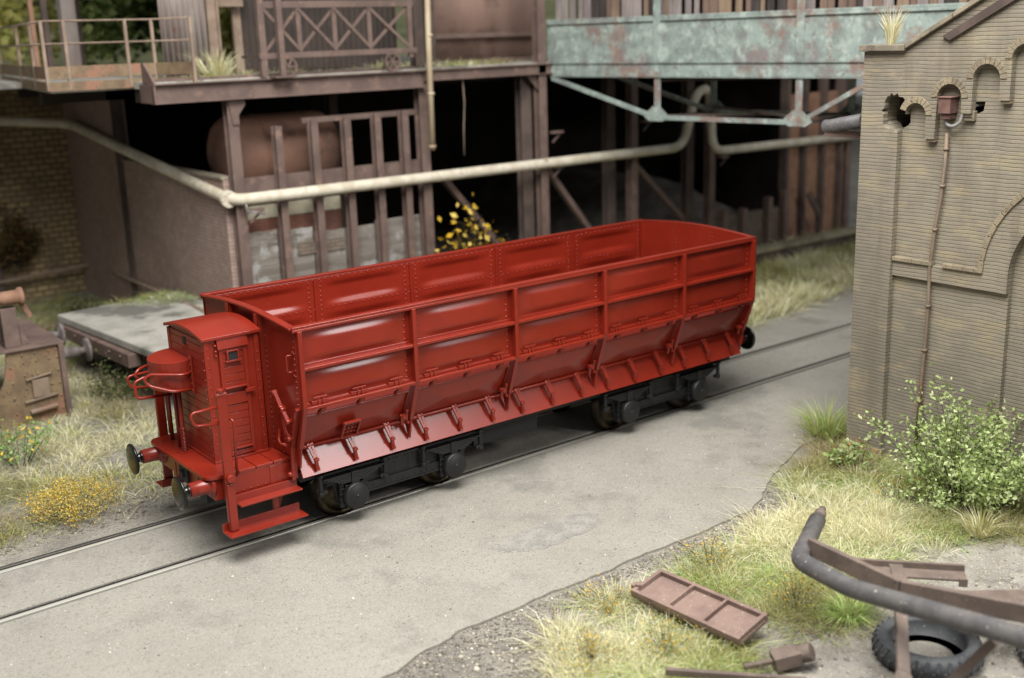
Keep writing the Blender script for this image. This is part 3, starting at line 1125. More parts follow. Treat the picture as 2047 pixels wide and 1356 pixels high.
# ------------------------------------------------------------------ bogies
def bogie(cx):
    wb = .867
    f = MB()
    f.box(cx - .2, cx + .2, -1.0, 1.0, .58, .78)
    f.box(cx - 1.25, cx - 1.15, -1.0, 1.0, .6, .75)
    f.box(cx + 1.15, cx + 1.25, -1.0, 1.0, .6, .75)
    fo = f.build('bogie', BLACK, W, bevel=.008)
    for s in (-1, 1):
        y = s * 1.0
        q = MB()
        out = [(-1.36, .82), (1.36, .82), (1.36, .72), (1.16, .60), (1.10, .30), (.62, .30), (.56, .42), (-.56, .42), (-.62, .30), (-1.10, .30), (-1.16, .60), (-1.36, .72)]
        q.prism(out, lambda a, b: (cx + a, y - .02, b), lambda a, b: (cx + a, y + .02, b))
        yo = y + s * .02
        q.box(cx - 1.36, cx + 1.36, *sorted((yo, yo + s * .05)), .80, .835)
        q.box(cx - .66, cx + .66, *sorted((yo, yo + s * .05)), .38, .40)
        q.box(cx - .66, cx + .66, *sorted((yo, yo + s * .035)), .40, .52)
        for i in range(11): q.rivet((cx - .52 + i * .104, yo + s * .035, .45), (0, s, 0), .013, .016)
        for a0, b0, a1, b1 in ((-.32, .55, -.22, .76), (.32, .55, .22, .76), (-.12, .56, -.12, .76), (.12, .56, .12, .76), (-.2, .76, .2, .76)):
            q.rivets((cx + a0, yo, b0), (cx + a1, yo, b1), 4, (0, s, 0), .014)
        q.build('side_frame', BLACK, fo, bevel=.006)
        for w in (-wb, wb):
            wx = cx + w
            sp = MB()
            for i in range(6):
                hl = .50 - i * .055
                sp.box(wx - hl, wx + hl, *sorted((yo + s * .03, yo + s * .13)), .765 - i * .024, .785 - i * .024)
            sp.box(wx - .06, wx + .06, *sorted((yo + s * .025, yo + s * .145)), .61, .80)
            for e in (-.53, .53):
                sp.cyl((wx + e, yo + s * .08, .84), (wx + e, yo + s * .08, .56), .034, 8)
                sp.lathe((wx + e, yo + s * .08, .82), (0, 0, 1), [(0, .055), (.03, .05), (.05, .025)], 10)
                sp.lathe((wx + e, yo + s * .08, .60), (0, 0, -1), [(0, .05), (.05, .05), (.07, .03)], 8)
                sp.bar((wx + e * .82, yo + s * .08, .58), (wx + e, yo + s * .08, .60), .05, .05)
            sp.build('leaf_spring', BLACK, fo, bevel=.004)
            ax = MB()
            ax.box(wx - .15, wx + .15, *sorted((yo - s * .01, yo + s * .10)), .28, .60)
            ax.lathe((wx, yo + s * .08, .43), (0, s, 0), [(0, .198), (.085, .195), (.10, .183), (.104, .15), (.108, .145), (.108, .02), (.12, .016), (.125, .004)], 28)
            ax.box(wx - .085, wx + .085, *sorted((yo + s * .04, yo + s * .17)), .225, .34)
            for e in (-.19, .19):
                ax.box(wx + e - .035, wx + e + .035, *sorted((yo - s * .01, yo + s * .07)), .26, .66)
                for i in range(4): ax.box(wx + e - .045, wx + e + .045, *sorted((yo, yo + s * .085)), .30 + i * .08, .318 + i * .08)
            ax.build('axle_box', BLACK, fo, bevel=.006)
    for w in (-wb, wb):
        wx = cx + w
        wh = MB()
        wh.cyl((wx, -.9, .44), (wx, .9, .44), .06, 12)
        for s in (-1, 1):
            wh.lathe((wx, s * .78, .44), (0, -s, 0), [(0, .08), (-.02, .12), (.02, .15), (.03, .35), (0, .36), (0, .43), (.06, .436), (.085, .47), (.11, .47), (.11, .36), (.08, .34), (.07, .14), (.07, .06)], 40)
        wh.build('wheelset', BRASS, fo)


bogie(1.775)
bogie(7.20)

# ------------------------------------------------------------------ ochre brick building on the right
FX = 8.60
BB = thing('brick_building', 'ochre brick gabled building with stepped corbel arches and a shell hole, on the right', 'building', (8.6, -7.6, 0))
def arc(c, z, r, n=10, a0=180, a1=0):
    return [(c - r * math.cos(math.radians(a0 + (a1 - a0) * i / n)) * -1, z + r * math.sin(math.radians(a0 + (a1 - a0) * i / n))) for i in range(n + 1)]
# y decreases to the right in the photograph: arcs run from the larger to the smaller y
def arch_dn(c, z, r, n=12):
    return [(c + r * math.cos(math.pi * i / n), z + r * math.sin(math.pi * i / n)) for i in range(n + 1)]
ARCH = [(-4.86, 5.42, .17), (-5.39, 5.68, .19), (-5.94, 5.95, .20), (-6.49, 6.22, .20), (-7.04, 6.50, .20)]
def zslope(y): return 6.33 + .56 * (-4.62 - y) if y > -7.6 else 6.33 + .56 * (y + 10.58)
notch = []
for i in range(30):      # the shell hole bites through the pilaster edge
    t = math.radians(-67 - 283 * i / 29)
    k_ = 1 + (random.uniform(-.13, .13) if 0 < i < 29 else 0)
    notch.append((-4.50 - .205 * k_ * math.cos(t), 5.44 + .285 * k_ * math.sin(t)))
lo = [(-4.58, -.1), (-4.58, notch[0][1])] + notch[1:]
CB = [5.08, 5.46, 5.66, 5.92, 6.2]
for (c, z, r), b in zip(ARCH, CB):
    lo += arch_dn(c, z, r)
    lo += [(c - r - .005, b), (c - r - .155, b)]
half = [(-3.93, -.1)] + lo
mir = [(-15.2 - a, b) for a, b in [(-4.58, -.1), (-4.58, 5.42)] + lo[31:]]
loop = [(-3.93, 6.33), (-3.93, -.1)] + lo + mir[::-1] + [(-11.27, -.1), (-11.27, 6.33), (-10.58, 6.33), (-7.6, 8.0), (-4.62, 6.33)]
hole = []
for i in range(26):
    t = 2 * math.pi * i / 26
    rr_ = 1 + random.uniform(-.13, .13)
    hole.append((-4.50 - .205 * rr_ * math.cos(t) * (1.0 if math.sin(t) > -.3 else 1.05), 5.44 + .285 * rr_ * math.sin(t)))
hole2 = [(-5.62, 5.62), (-5.88, 5.63), (-5.86, 5.50), (-5.74, 5.44), (-5.60, 5.50)]
hole_i = [(-4.5 + (a + 4.5) * 1.02, 5.44 + (b - 5.44) * 1.02) for a, b in hole]
mf = lambda a, b, w: (FX + .12 - w, a, b)
fo = fill([loop], mf, .12).build('facade', BRICK, BB)
back = [(-3.94, -.1), (-11.26, -.1), (-11.26, 6.30), (-10.5, 6.34), (-7.6, 7.95), (-4.7, 6.34), (-3.94, 6.30)]
archw = [(-6.45, -.05)] + [(-7.6 + 1.15 * math.cos(math.pi * i / 20), 3.2 + 1.15 * math.sin(math.pi * i / 20)) for i in range(21)] + [(-8.75, -.05)]
fill([back, hole_i, hole2, archw], lambda a, b, w: (FX + .40 - w, a, b), .278).build('recessed_wall', BRICK, BB)
inf = MB()
inf.box(FX + .22, FX + .3, -8.78, -6.42, -.1, 4.4)
inf.build('window_infill', BRICK, BB)
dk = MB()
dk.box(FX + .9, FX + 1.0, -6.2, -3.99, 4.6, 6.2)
dk.build('hole_shade_backing', BLACKOUT, BB)  # dark sheet behind the holes, colour in place of interior shade
sd = MB()
sd.box(FX + .405, FX + 4.5, -4.25, -3.95, -.1, 6.28)
sd.box(FX + .405, FX + 4.5, -11.25, -10.95, -.1, 6.28)
sd.box(FX + 4.5, FX + 4.8, -11.25, -3.95, -.1, 6.28)
build_split(sd, 'side_wall', BRICK, BB)
ro = MB()
for sgn in (1, -1):
    e = -7.6 + sgn * 3.7
    ro.prism([(-7.6, 8.12), (e, 6.05), (e, 5.97), (-7.6, 8.04)], lambda a, b: (FX + .41, a, b), lambda a, b: (FX + 4.9, a, b))
ro.build('roof', SOOT, BB)
# coping
cp = MB()
cp.box(FX - .09, FX + .5, -4.66, -3.88, 6.335, 6.43)
for sgn in (1, -1):
    for i in range(4):
        a0, a1 = -4.66 - i * .74, -4.66 - (i + 1) * .74 + .008
        if sgn < 0: a0, a1 = -15.2 - a1, -15.2 - a0
        cp.prism([(a0, zslope(a0) + .012), (a1, zslope(a1) + .012), (a1, zslope(a1) + .095), (a0, zslope(a0) + .095)], lambda a, b: (FX - .075, a, b), lambda a, b: (FX + .45, a, b))
cp.build('coping', COPE, BB, bevel=.012)
pl = MB()
pl.prism([(-5.24, 6.535), (-5.36, 6.47), (-6.5, 7.10), (-6.5, 7.25)], lambda a, b: (FX - .055, a, b), lambda a, b: (FX - .003, a, b))
pl.build('gable_board', SOOT, BB, bevel=.008)
# arch bands with separate voussoirs, corbel feet
for (c, z, r), b in zip(ARCH, CB):
    tr = MB()
    n = 11
    for i in range(n):
        t0, t1 = math.pi * (i + .04) / n, math.pi * (i + .96) / n
        if c > -4.9 and i < 1: continue
        q = [(c + rr_ * math.cos(t), z + rr_ * math.sin(t)) for rr_, t in ((r + .002, t0), (r + .10, t0), (r + .10, t1), (r + .002, t1))]
        tr.prism(q, lambda a, bb: (FX - .014, a, bb), lambda a, bb: (FX + .004, a, bb))
    tr.prism([(c - r - .012, b - .045), (c - r - .15, b - .045), (c - r - .15, b - .003), (c - r - .012, b - .003)], lambda a, bb: (FX + .03, a, bb), lambda a, bb: (FX + .125, a, bb))
    tr.build('arch_band', BRICKT, BB, bevel=.004)
# string course and arched surround of the big window
R0, R1 = 1.15, 1.53
ring = [(-7.6 + R1 * math.cos(t), 3.2 + R1 * math.sin(t)) for t in [math.pi * i / 30 for i in range(31)]]
rin = [(-7.6 + R0 * math.cos(t), 3.2 + R0 * math.sin(t)) for t in [math.pi * i / 30 for i in range(31)]]
band = [(-4.585, 3.20)] + ring + [(-10.6, 3.2), (-10.6, 2.95), (-8.75, 2.95)] + rin[::-1] + [(-6.45, 2.95), (-4.585, 2.97)]
fill([band], lambda a, b, w: (FX + .118 - w, a, b), .065).build('string_course', BRICK, BB)
tr = MB()
for i in range(26):
    t0, t1 = math.pi * (i + .03) / 26, math.pi * (i + .97) / 26
    q = [(-7.6 + rr_ * math.cos(t), 3.2 + rr_ * math.sin(t)) for rr_, t in ((R1 - .004, t0), (R1 + .075, t0), (R1 + .075, t1), (R1 - .004, t1))]
    tr.prism(q, lambda a, b: (FX + .022, a, b), lambda a, b: (FX + .118, a, b))
tr.build('hood_moulding', BRICKT, BB, bevel=.005)
tr = MB()
y = -4.59
while y > -6.0:
    if not -5.32 < y < -5.14:
        tr.box(FX + .015, FX + .118, max(y - .165, -6.06), y, 3.202, 3.262)
    y -= .17
tr.build('string_ledge', BRICKT, BB, bevel=.005)
pt = MB()
pt.box(FX - .04, FX + .1, -4.62, -3.90, -.1, .10)
pt.build('plinth', BRICKT, BB, bevel=.01)
# rainwater pipe, meter box and its loose hose
pp = MB()
pts = [P(x, y_, x=FX + .04) for x, y_ in ((1893, 266), (1889, 330), (1880, 400), (1870, 450), (1858, 540), (1856, 600), (1852, 660), (1842, 760), (1830, 895))]
pp.tube(pts, .026, 8)
for a, b in ((0, .5), (1, .6), (3, .1), (5, .2), (6, .4), (7, .3)):
    c = pts[a].lerp(pts[a + 1], b)
    pp.cyl(c + Vector((0, 0, .018)), c - Vector((0, 0, .018)), .04, 10)
    pp.box(c.x, FX + .13, c.y - .012, c.y + .012, c.z - .012, c.z + .012)
DPM = mat('rusty_pipe', srgb(128, 111, 95), srgb(112, 96, 82), 2, c3=srgb(122, 92, 74), s3=.6, t3=(.56, .66), rough=.75, bump=.2, bs=50, bd=.01)
pp.build('rainwater_pipe', DPM, BB)
mx = MB()
mx.box(FX - .10, FX + .12, -5.47, -5.28, 5.46, 5.68)
mx.box(FX - .12, FX + .12, -5.49, -5.26, 5.68, 5.70)
mx.box(FX - .06, FX + .12, -5.45, -5.31, 5.38, 5.46)
mx.build('meter_box', mat('rusty_box', srgb(112, 84, 76), srgb(92, 66, 58), 6, rough=.8, bump=.2), BB, bevel=.008)
hz = MB()
hz.tube([(FX + .02, -5.36, 5.40), (FX + .0, -5.37, 5.30), (FX, -5.47, 5.27), (FX, -5.58, 5.33), (FX + .03, -5.60, 5.47), (FX + .08, -5.66, 5.55), (FX + .3, -5.8, 5.60)], .026, 8, bend=.06)
hz.build('hose', mat('grey_hose', srgb(134, 134, 132), srgb(110, 106, 102), 8, rough=.5), BB)
pb = MB()
pb.box(FX + .05, FX + .14, -5.76, -5.60, 5.36, 5.50)
pb.build('loose_brick', BRICKT, BB, bevel=.008)

jp = MB()
c0, c1 = P(1652, 254, x=9.0), P(1740, 238, x=8.75)
dd = (c1 - c0).normalized()
jp.lathe(c0, dd, [(.10, .0), (.1, .07), (.0, .085), (0, .118), (.03, .118), (.04, .11), (.92, .11)], 22)
tag(jp.build('projecting_pipe', BLKPIPE, loc=c0), 'open black dusty pipe end sticking out beside the brick building\'s left edge', 'pipe')
jb = MB()
jb.box(8.92, 9.08, c1.y - 1.0, c0.y - .02, 4.99, 5.09)
jb.box(8.9, 9.1, c1.y - 1.0, c0.y - .02, 5.075, 5.092)
tag(jb.build('bracket_beam', RUST, loc=c1, bevel=.005), 'brown steel beam directly under the black projecting pipe', 'beam')

# ------------------------------------------------------------------ industrial hall behind
H = thing('industrial_hall', 'dark open-fronted brown steel hall with a deck on top, behind the wagon', 'building', (10, 12, 0))
YH = 8.0
def hcol(name, x, y, z0, z1, m=RUST, wdt=.24):
    c = MB()
    c.box(x - wdt / 2, x + wdt / 2, y - .12, y - .09, z0, z1)
    c.box(x - wdt / 2, x + wdt / 2, y + .09, y + .12, z0, z1)
    c.box(x - .02, x + .02, y - .09, y + .09, z0, z1)
    return c.build(name, m, H, bevel=.006)
for x, z1 in ((3.66, 5.62), (8.42, 5.74), (12.02, 9.4), (15.2, 5.74), (18.3, 5.74), (24.75, 5.74)):
    hcol('column', x, YH, -.1, z1)
hcol('column', 11.75, YH + .35, -.1, 5.9, SOOT, .34)
hcol('column', 3.45, 14.2, -.1, 5.6, SOOT)
hcol('column', 8.0, 11.5, -.1, 5.6, SOOT)
hcol('column', 14.9, 8.6, -.1, 5.6, SOOT, .3)
hcol('column', 17.9, 8.5, -.1, 5.6, SOOT, .3)
bm_ = MB()
bm_.prism([(3.56, 5.60), (3.94, 5.60), (3.94, 5.50), (3.78, 5.30), (3.78, 5.10), (3.64, 5.10)], lambda a, b: (a, YH - .155, b), lambda a, b: (a, YH - .122, b))
bm_.prism([(11.6, 5.72), (11.95, 5.72), (11.95, 5.35)], lambda a, b: (a, YH - .02, b), lambda a, b: (a, YH + .02, b))
build_split(bm_, 'gusset', RUST, H, bevel=.004)
b1 = MB()
b1.box(1.98, 8.40, YH - .19, YH - .15, 5.63, 6.00)
b1.box(1.98, 8.40, YH - .30, YH - .02, 5.985, 6.01)
b1.box(1.98, 8.40, YH - .30, YH - .02, 5.62, 5.645)
b1.box(1.98, 2.02, YH - .28, YH + .5, 5.63, 6.0)
b1.prism([(YH - .28, 6.01), (YH + .35, 6.01), (YH + .35, 6.42), (YH + .22, 6.42)], lambda a, b: (2.0, a, b), lambda a, b: (2.05, a, b))
b1.box(2.05, 8.4, YH + .1, YH + .13, 6.0, 6.10)
b1.build('edge_beam', RUST, H, bevel=.006)
b2 = MB()
b2.box(8.3, 25, YH - .12, YH - .08, 5.76, 6.0)
b2.box(8.3, 25, YH - .2, YH + .02, 5.985, 6.015)
b2.box(8.3, 25, YH - .2, YH + .02, 5.755, 5.775)
b2.build('edge_beam', RUST, H, bevel=.006)
dk = MB()
dk.box(2.06, 25.2, YH - .01, 24, 5.90, 6.04)
dk.prism([(.40, 9.03), (2.05, 9.03), (2.05, 24), (2.72, 24)][:3] + [(2.05, 24), (1.0, 13)][1:], lambda a, b: (a, b, 5.897), lambda a, b: (a, b, 6.035))
dk.box(-9, 2.04, 13.1, 24, 5.898, 6.033)
build_split(dk, 'deck', CONC, H)
cj = MB()
for y in range(9, 20, 2):
    cj.box(2.1, 25, y - .1, y + .1, 5.62, 5.895)
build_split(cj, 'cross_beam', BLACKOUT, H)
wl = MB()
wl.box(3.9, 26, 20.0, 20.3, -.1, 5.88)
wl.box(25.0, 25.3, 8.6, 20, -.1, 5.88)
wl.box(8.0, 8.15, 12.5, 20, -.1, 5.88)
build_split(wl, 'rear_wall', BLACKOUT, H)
fl = MB()
fl.grid(lambda u, v: (4 + 21 * u, 8.3 + 11.7 * v, -.03 + (1.9 * max(0, math.sin(u * 9.2 + .4)) * min(1, v * 2.5) if u > .28 else 0) + .05 * math.sin(u * 61) * math.sin(v * 43)), 70, 40)
tag(fl.build('coal_floor', COAL, recalc=False), kind='structure')
for (a, b) in (((9.0, 8.1, 3.45), (11.4, 8.6, 1.0)), ((12.3, 8.1, 3.3), (14.6, 8.6, .9)), ((15.35, 8.1, 3.2), (18.3, 8.6, .9))):
    d = MB()
    d.bar(a, b, .14, .16)
    d.build('diagonal_brace', RUST, H, bevel=.006)
for x, y, z in ((3.75, 7.75, 3.30), (12.2, 7.8, 3.42), (15.4, 7.8, 4.35), (18.5, 7.8, 3.12), (12.2, 7.8, 4.3)):
    br = MB()
    br.box(x, x + .34, y - .08, y + .08, z - .03, z + .03)
    br.bar((x + .02, y, z - .25), (x + .3, y, z - .03), .04, .04)
    br.build('pipe_bracket', RUST, H, bevel=.004)
# infill behind the stakes
w = MB()
w.box(3.85, 6.3, 8.35, 8.5, .2, 3.0)
w.build('infill_wall', REDBR, H)
w = MB()
w.box(3.85, 6.3, 8.33, 8.5, 3.005, 3.30)
w.build('cream_sill', mat('cream_sill', srgb(176, 170, 150), srgb(150, 142, 122), 2, rough=.8), H, bevel=.01)
# brick side wall that runs back from the corner
w = MB()
w.box(3.42, 3.62, 8.15, 14.1, -.1, 3.95)
w.box(3.42, 3.62, 14.1, 18.4, -.1, 5.86)
build_split(w, 'side_wall', WALLX, H)
w = MB()
w.box(3.38, 3.66, 8.15, 14.1, 3.955, 4.02)
w.build('wall_coping', COPE, H, bevel=.015)
w = MB()
w.box(-9, 3.42, 18.4, 18.7, -.1, 5.86)
w.build('rear_stone_wall', WALLY, H)
for x in (1.05, -2.2):
    hcol('column', x, 18.25, -.1, 5.85, SOOT)
w = MB()
w.box(.75, 3.4, 10.9, 11.1, 5.62, 5.89)
w.box(1.4, 3.4, 14.9, 15.1, 5.62, 5.89)
build_split(w, 'cross_beam', BLACKOUT, H)
# right-hand end: parapet, stub posts, rusty panels
w = MB()
w.box(18.45, 21.6, 7.95, 8.15, -.1, 1.32)
w.build('parapet_wall', GREYW, H, bevel=.01)
for x, z1 in ((18.75, 1.55), (19.6, 1.5), (20.75, 1.72), (21.5, 1.85)):
    s_ = MB()
    s_.box(x - .1, x + .1, 7.72, 7.95, -.1, z1)
    s_.build('stub_post', RUST, H, bevel=.008)
s_ = MB()
for i, (x0, x1) in enumerate(((21.65, 22.35), (22.55, 23.3), (23.45, 24.2), (24.3, 24.65))):
    s_.box(x0, x1, 8.0, 8.05, -.1, 4.7)
build_split(s_, 'steel_panel', RUSTO, H, bevel=.006)
for x in (21.58, 22.45, 23.38, 24.25):
    s_ = MB()
    s_.box(x - .06, x + .06, 7.8, 8.1, -.1, 5.74)
    s_.build('panel_post', SOOT, H, bevel=.006)
s_ = MB()
s_.bar((22.0, 7.3, 1.75), (22.5, 7.2, .95), .08, .2)
s_.box(16.9, 24.8, 6.55, 6.8, -.1, .42)
s_.build('retaining_beam', SOOT, H, bevel=.01)
s_ = MB()
s_.box(16.9, 24.9, 6.42, 6.85, .425, .55)
s_.build('ledge', mat('mossy_ledge', srgb(140, 132, 108), srgb(112, 106, 84), 1.5, rough=.9, bump=.3, bs=20), H, bevel=.02)
# upper storey on the deck
sh = MB()
def corrug(x0, x1, y, z0, z1, pitch, amp, m_):
    n = max(8, int((x1 - x0) / pitch * 6))
    m_.grid(lambda u, v: (x0 + (x1 - x0) * u, y + amp * math.sin(2 * math.pi * (x1 - x0) * u / pitch), z0 + (z1 - z0) * v), n, 1)
corrug(9.85, 13.6, 10, 6.05, 9.6, .105, .022, sh)
sh.build('corrugated_wall', CORR, H, solid=.015, recalc=False)
sh = MB()
sh.box(9.75, 13.3, 9.80, 9.97, 6.68, 6.80)
sh.box(9.8, 13.4, 9.86, 9.97, 6.03, 6.14)
sh.build('wall_ledge', RUST, H, bevel=.008)
for x in (9.80, 8.62):
    hcol('upper_column', x, 9.6 if x > 9 else 8.35, 6.04, 9.6, SOOT, .26)
sh = MB()
sh.box(5.35, 9.75, 11.0, 11.1, 6.04, 9.6)
corrug(5.35, 9.75, 10.98, 6.05, 9.6, .16, .03, sh)
sh.build('upper_rear_wall', mat('dark_brown_boards', srgb(62, 52, 47), srgb(48, 41, 37), 1.5, rough=.9), H, recalc=False)
sh = MB()
sh.box(2.8, 14, 9.4, 15, 9.6, 9.75)
sh.build('shade_roof', SOOT, H)  # roof above the view, added to shade the upper storey
sh = MB()
corrug(3.15, 4.22, 10, 6.05, 9.6, .13, .03, sh)
sh.build('grey_corrugated_wall', CORRG, H, solid=.015, recalc=False)
sh = MB()
sh.box(4.22, 4.42, 9.95, 10.1, 6.05, 9.6)
sh.box(4.50, 4.56, 10.1, 10.2, 6.05, 9.6)
sh.box(5.25, 5.45, 10.9, 11.0, 6.05, 9.6)
sh.box(4.42, 5.4, 10.6, 10.7, 7.55, 9.6)
build_split(sh, 'door_jamb', RAILB, H, bevel=.008)

# gallery railing
RG = thing('gallery_railing', 'thin rusty two-bar railing with a toe board round the upper gallery, top left', 'railing', (.35, 9, 6.05))
GP = [(1.6, 17.0), (.98, 13.0), (.35, 8.98), (2.55, 8.98), (2.95, 7.95)]
for z, r_ in ((7.27, .022), (6.84, .02)):
    t = MB()
    t.tube([(a, b, z) for a, b in GP], r_, 6)
    t.build('rail', RAILB, RG)
for x, y in ((1.6, 17), (.98, 13), (.62, 10.7), (.35, 8.98), (.78, 8.98), (2.0, 8.98), (2.55, 8.98), (2.95, 7.95)):
    t = MB()
    t.box(x - .03, x + .03, y - .03, y + .03, 5.95, 7.29)
    t.build('post', RAILB, RG)
t = MB()
for (a, b), (c, d) in zip(GP[:-1], GP[1:]):
    t.bar((a, b, 6.29), (c, d, 6.29), .03, .24)
    t.bar((a, b, 6.02), (c, d, 6.02), .04, .18)
t.build('toe_board', OLIVE, RG)

# lattice trolley on the deck
TR = thing('lattice_trolley', 'low brown lattice-sided trolley with small spoked wheels on the deck edge', 'trolley', (6.3, 7.8, 6.04))
y = 7.82
t = MB()
t.box(4.42, 8.2, y - .03, y + .03, 7.42, 7.56)
t.box(4.33, 8.24, y - .055, y + .028, 6.40, 6.52)
t.box(4.36, 4.50, y - .045, y + .08, 6.04, 7.6)
t.box(8.04, 8.16, y - .036, y + .05, 6.3, 7.61)
t.build('frame', RUST, TR, bevel=.008)
n = 0
for x in (5.30, 6.16, 7.04):
    t = MB()
    t.box(x - .05, x + .05, y - .018, y + .018, 6.52, 7.42)
    t.build('upright', RUST, TR)
xs = [4.5, 5.30, 6.16, 7.04, 8.05]
t = MB()
for a, b in zip(xs[:-1], xs[1:]):
    t.bar((a, y - .034, 7.40), (b, y - .034, 6.54), .025, .065, (0, 0, 1))
    t.bar((a, y + .034, 6.54), (b, y + .034, 7.40), .025, .065, (0, 0, 1))
build_split(t, 'lattice_bar', RUST, TR)
for x in (4.95, 7.55):
    t = MB()
    for i in range(20):
        t0 = 2 * math.pi * i / 20
        t1 = 2 * math.pi * (i + 1) / 20
        t.bar((x + .185 * math.cos(t0), y - .07, 6.23 + .185 * math.sin(t0)), (x + .185 * math.cos(t1), y - .07, 6.23 + .185 * math.sin(t1)), .05, .035, (0, 1, 0))
    for i in range(6):
        q = math.pi * i / 3
        t.bar((x, y - .07, 6.23), (x + .18 * math.cos(q), y - .07, 6.23 + .18 * math.sin(q)), .03, .025, (0, 1, 0))
    t.cyl((x, y - .1, 6.23), (x, y + .04, 6.23), .04, 10)
    t.build('wheel', RUST, TR)
t = MB()
t.box(4.36, 8.24, y + .08, y + .9, 6.42, 6.48)
t.build('bed', SOOT, TR)

t = MB()
px_ = P(566, 152, y=7.66)
t.bar((px_.x, 7.66, px_.z), (px_.x - .0, 7.66, 9.4), .12, .12)
t.box(px_.x - .25, px_.x + .22, 7.48, 7.80, px_.z - .04, px_.z)
tag(t.build('stanchion', RUST, loc=(px_.x, 7.66, px_.z), bevel=.008), 'slim brown steel post with a square foot plate on the deck beam', 'post')
t = MB()
t.tube([(8.50, 7.58, 9.5), (8.43, 7.58, 6.6), (8.40, 7.58, 4.2)], .068, 10)
for z in (6.75, 5.45, 4.25, 8.2): t.cyl((8.42 + (z - 5) * .02, 7.58, z), (8.42 + (z - 5) * .02, 7.58, z + .06), .085, 12)
tag(t.build('downpipe', BAMBOO, loc=(8.4, 7.58, 4.2)), 'pale cream downpipe hanging in front of the hall column', 'pipe')
t = MB()
t.tube([(9.60, 7.95, 5.85), (9.63, 7.95, 5.2), (9.58, 7.95, 4.6), (9.56, 7.95, 3.95)], .016, 5)
tag(t.build('hanging_cable', DPM, loc=(9.58, 7.95, 3.95)), 'thin cable dangling into the dark hall opening', 'cable')

# stakes and planks in the first bay
BF = thing('bay_fence', 'row of tall brown stakes with rails and broken grey planks in the first bay', 'fence', (6.1, 8, 0))
for x, z1 in ((4.66, 5.0), (5.53, 5.08), (6.35, 5.06), (7.14, 5.10), (7.88, 5.12)):
    t = MB()
    t.box(x - .085, x + .085, 7.86, 7.885, .3, z1)
    t.box(x - .02, x + .02, 7.885, 8.05, .3, z1)
    t.box(x - .085, x + .085, 8.05, 8.075, .3, z1)
    t.build('stake', RUST, BF, bevel=.006)
t = MB()
t.box(5.35, 8.4, 8.08, 8.2, 5.0, 5.12)
t.build('top_rail', RUST, BF, bevel=.008)
t = MB()
t.box(3.72, 8.45, 8.08, 8.2, 3.62, 3.95)
t.build('middle_rail', RUST, BF, bevel=.008)
xs = [3.80, 4.56, 5.43, 6.25, 7.04, 8.3]
for i, (a, b) in enumerate(zip(xs[:-1], xs[1:])):
    top = [2.78, 2.74, 2.62, 2.60, 2.66][i]
    t = MB()
    z = .5
    while z < top - .05:
        hgt = random.uniform(.06, .075)
        if i in (0, 1, 2) and z > 2.30:
            n = 7
            poly = [(a + .02, z), (b - .02, z)] + [(b - .02 + (a - b + .04) * k / n, z + hgt * random.uniform(.5, 1.0) ) for k in range(n + 1)]
            t.prism(poly, lambda q, w_: (q, 8.10 + random.uniform(0, .01), w_), lambda q, w_: (q, 8.14, w_))
            z += .052
        else:
            t.box(a + .02, b - .02, 8.10 + random.uniform(0, .012), 8.15, z, z + hgt - .006)
            z += hgt
    t.build('plank_panel', PLANK, BF)
t = MB()
t.box(5.0, 6.2, 8.07, 8.098, 2.12, 2.40)
t.build('patch_board', GREYW, BF)

# storage tank
ST = thing('storage_tank', 'rust-brown horizontal cylindrical tank in the shade behind the stakes', 'tank', (6.0, 10.6, 0))
t0_, t1_, tc_ = P(414, 290, y=10.2).x, P(668, 290, y=10.2).x, P(540, 300, y=10.2).z
t = MB()
prof = [(0, .02), (.06, .4), (.18, .66), (.36, .82), (.5, .85), (2.6, .85), (2.75, .82), (2.95, .66), (3.08, .4), (3.14, .02)]
t.lathe((t0_ + .08, 10.25, tc_), (1, -.06, 0), prof, 36)
t.build('shell', TANKM, ST)
t = MB()
for q in (1.05, 2.2):
    t.lathe((t0_ + .08 + q, 10.25 - q * .06, tc_), (1, -.06, 0), [(0, .845), (0, .865), (.05, .865), (.05, .845)], 36)
t.build('seam_band', TANKM, ST)
t = MB()
t.box(t0_ + .4, t0_ + .7, 9.8, 10.7, -.1, tc_ - .7)
t.box(t0_ + 2.2, t0_ + 2.5, 9.7, 10.6, -.1, tc_ - .7)
build_split(t, 'cradle', SOOT, ST)

# white pipeline
WP = thing('pipeline', 'long weathered cream-white pipe along the hall front with a raised loop', 'pipe', (3.4, 7.75, 3.3))
t = MB()
e = Vector((3.40, 7.72, 3.56))
a = P(140, 248, y=17.3)
t.tube([P(-60, 240, y=17.4), a, e, (16.9, 7.72, 3.55), (17.45, 7.78, 5.0), (18.35, 8.1, 5.1), (18.25, 7.85, 3.30), (26.5, 7.72, 3.22)], .125, 14, bend=.45)
t.build('pipe_run', PIPEW, WP)
t = MB()
dirn = (e - a).normalized()
t.cyl(e - dirn * .26, e - dirn * .19, .18, 16)
t.cyl(e - dirn * .185, e - dirn * .13, .18, 16)
for i in range(8):
    q = dirn.orthogonal().normalized()
    q.rotate(Matrix.Rotation(i * math.pi / 4, 3, dirn))
    t.cyl(e - dirn * .28 + q * .155, e - dirn * .11 + q * .155, .016, 6)
t.build('flange', PIPEW, WP)
t = MB()
t.tube([e + Vector((.28, -.02, -.1)), e + Vector((.3, -.04, -.32))], .03, 8)
t.bar(e + Vector((.28, -.06, -.24)), e + Vector((.72, -.10, -.36)), .06, .05)
t.build('tap', SHINY, WP, bevel=.008)

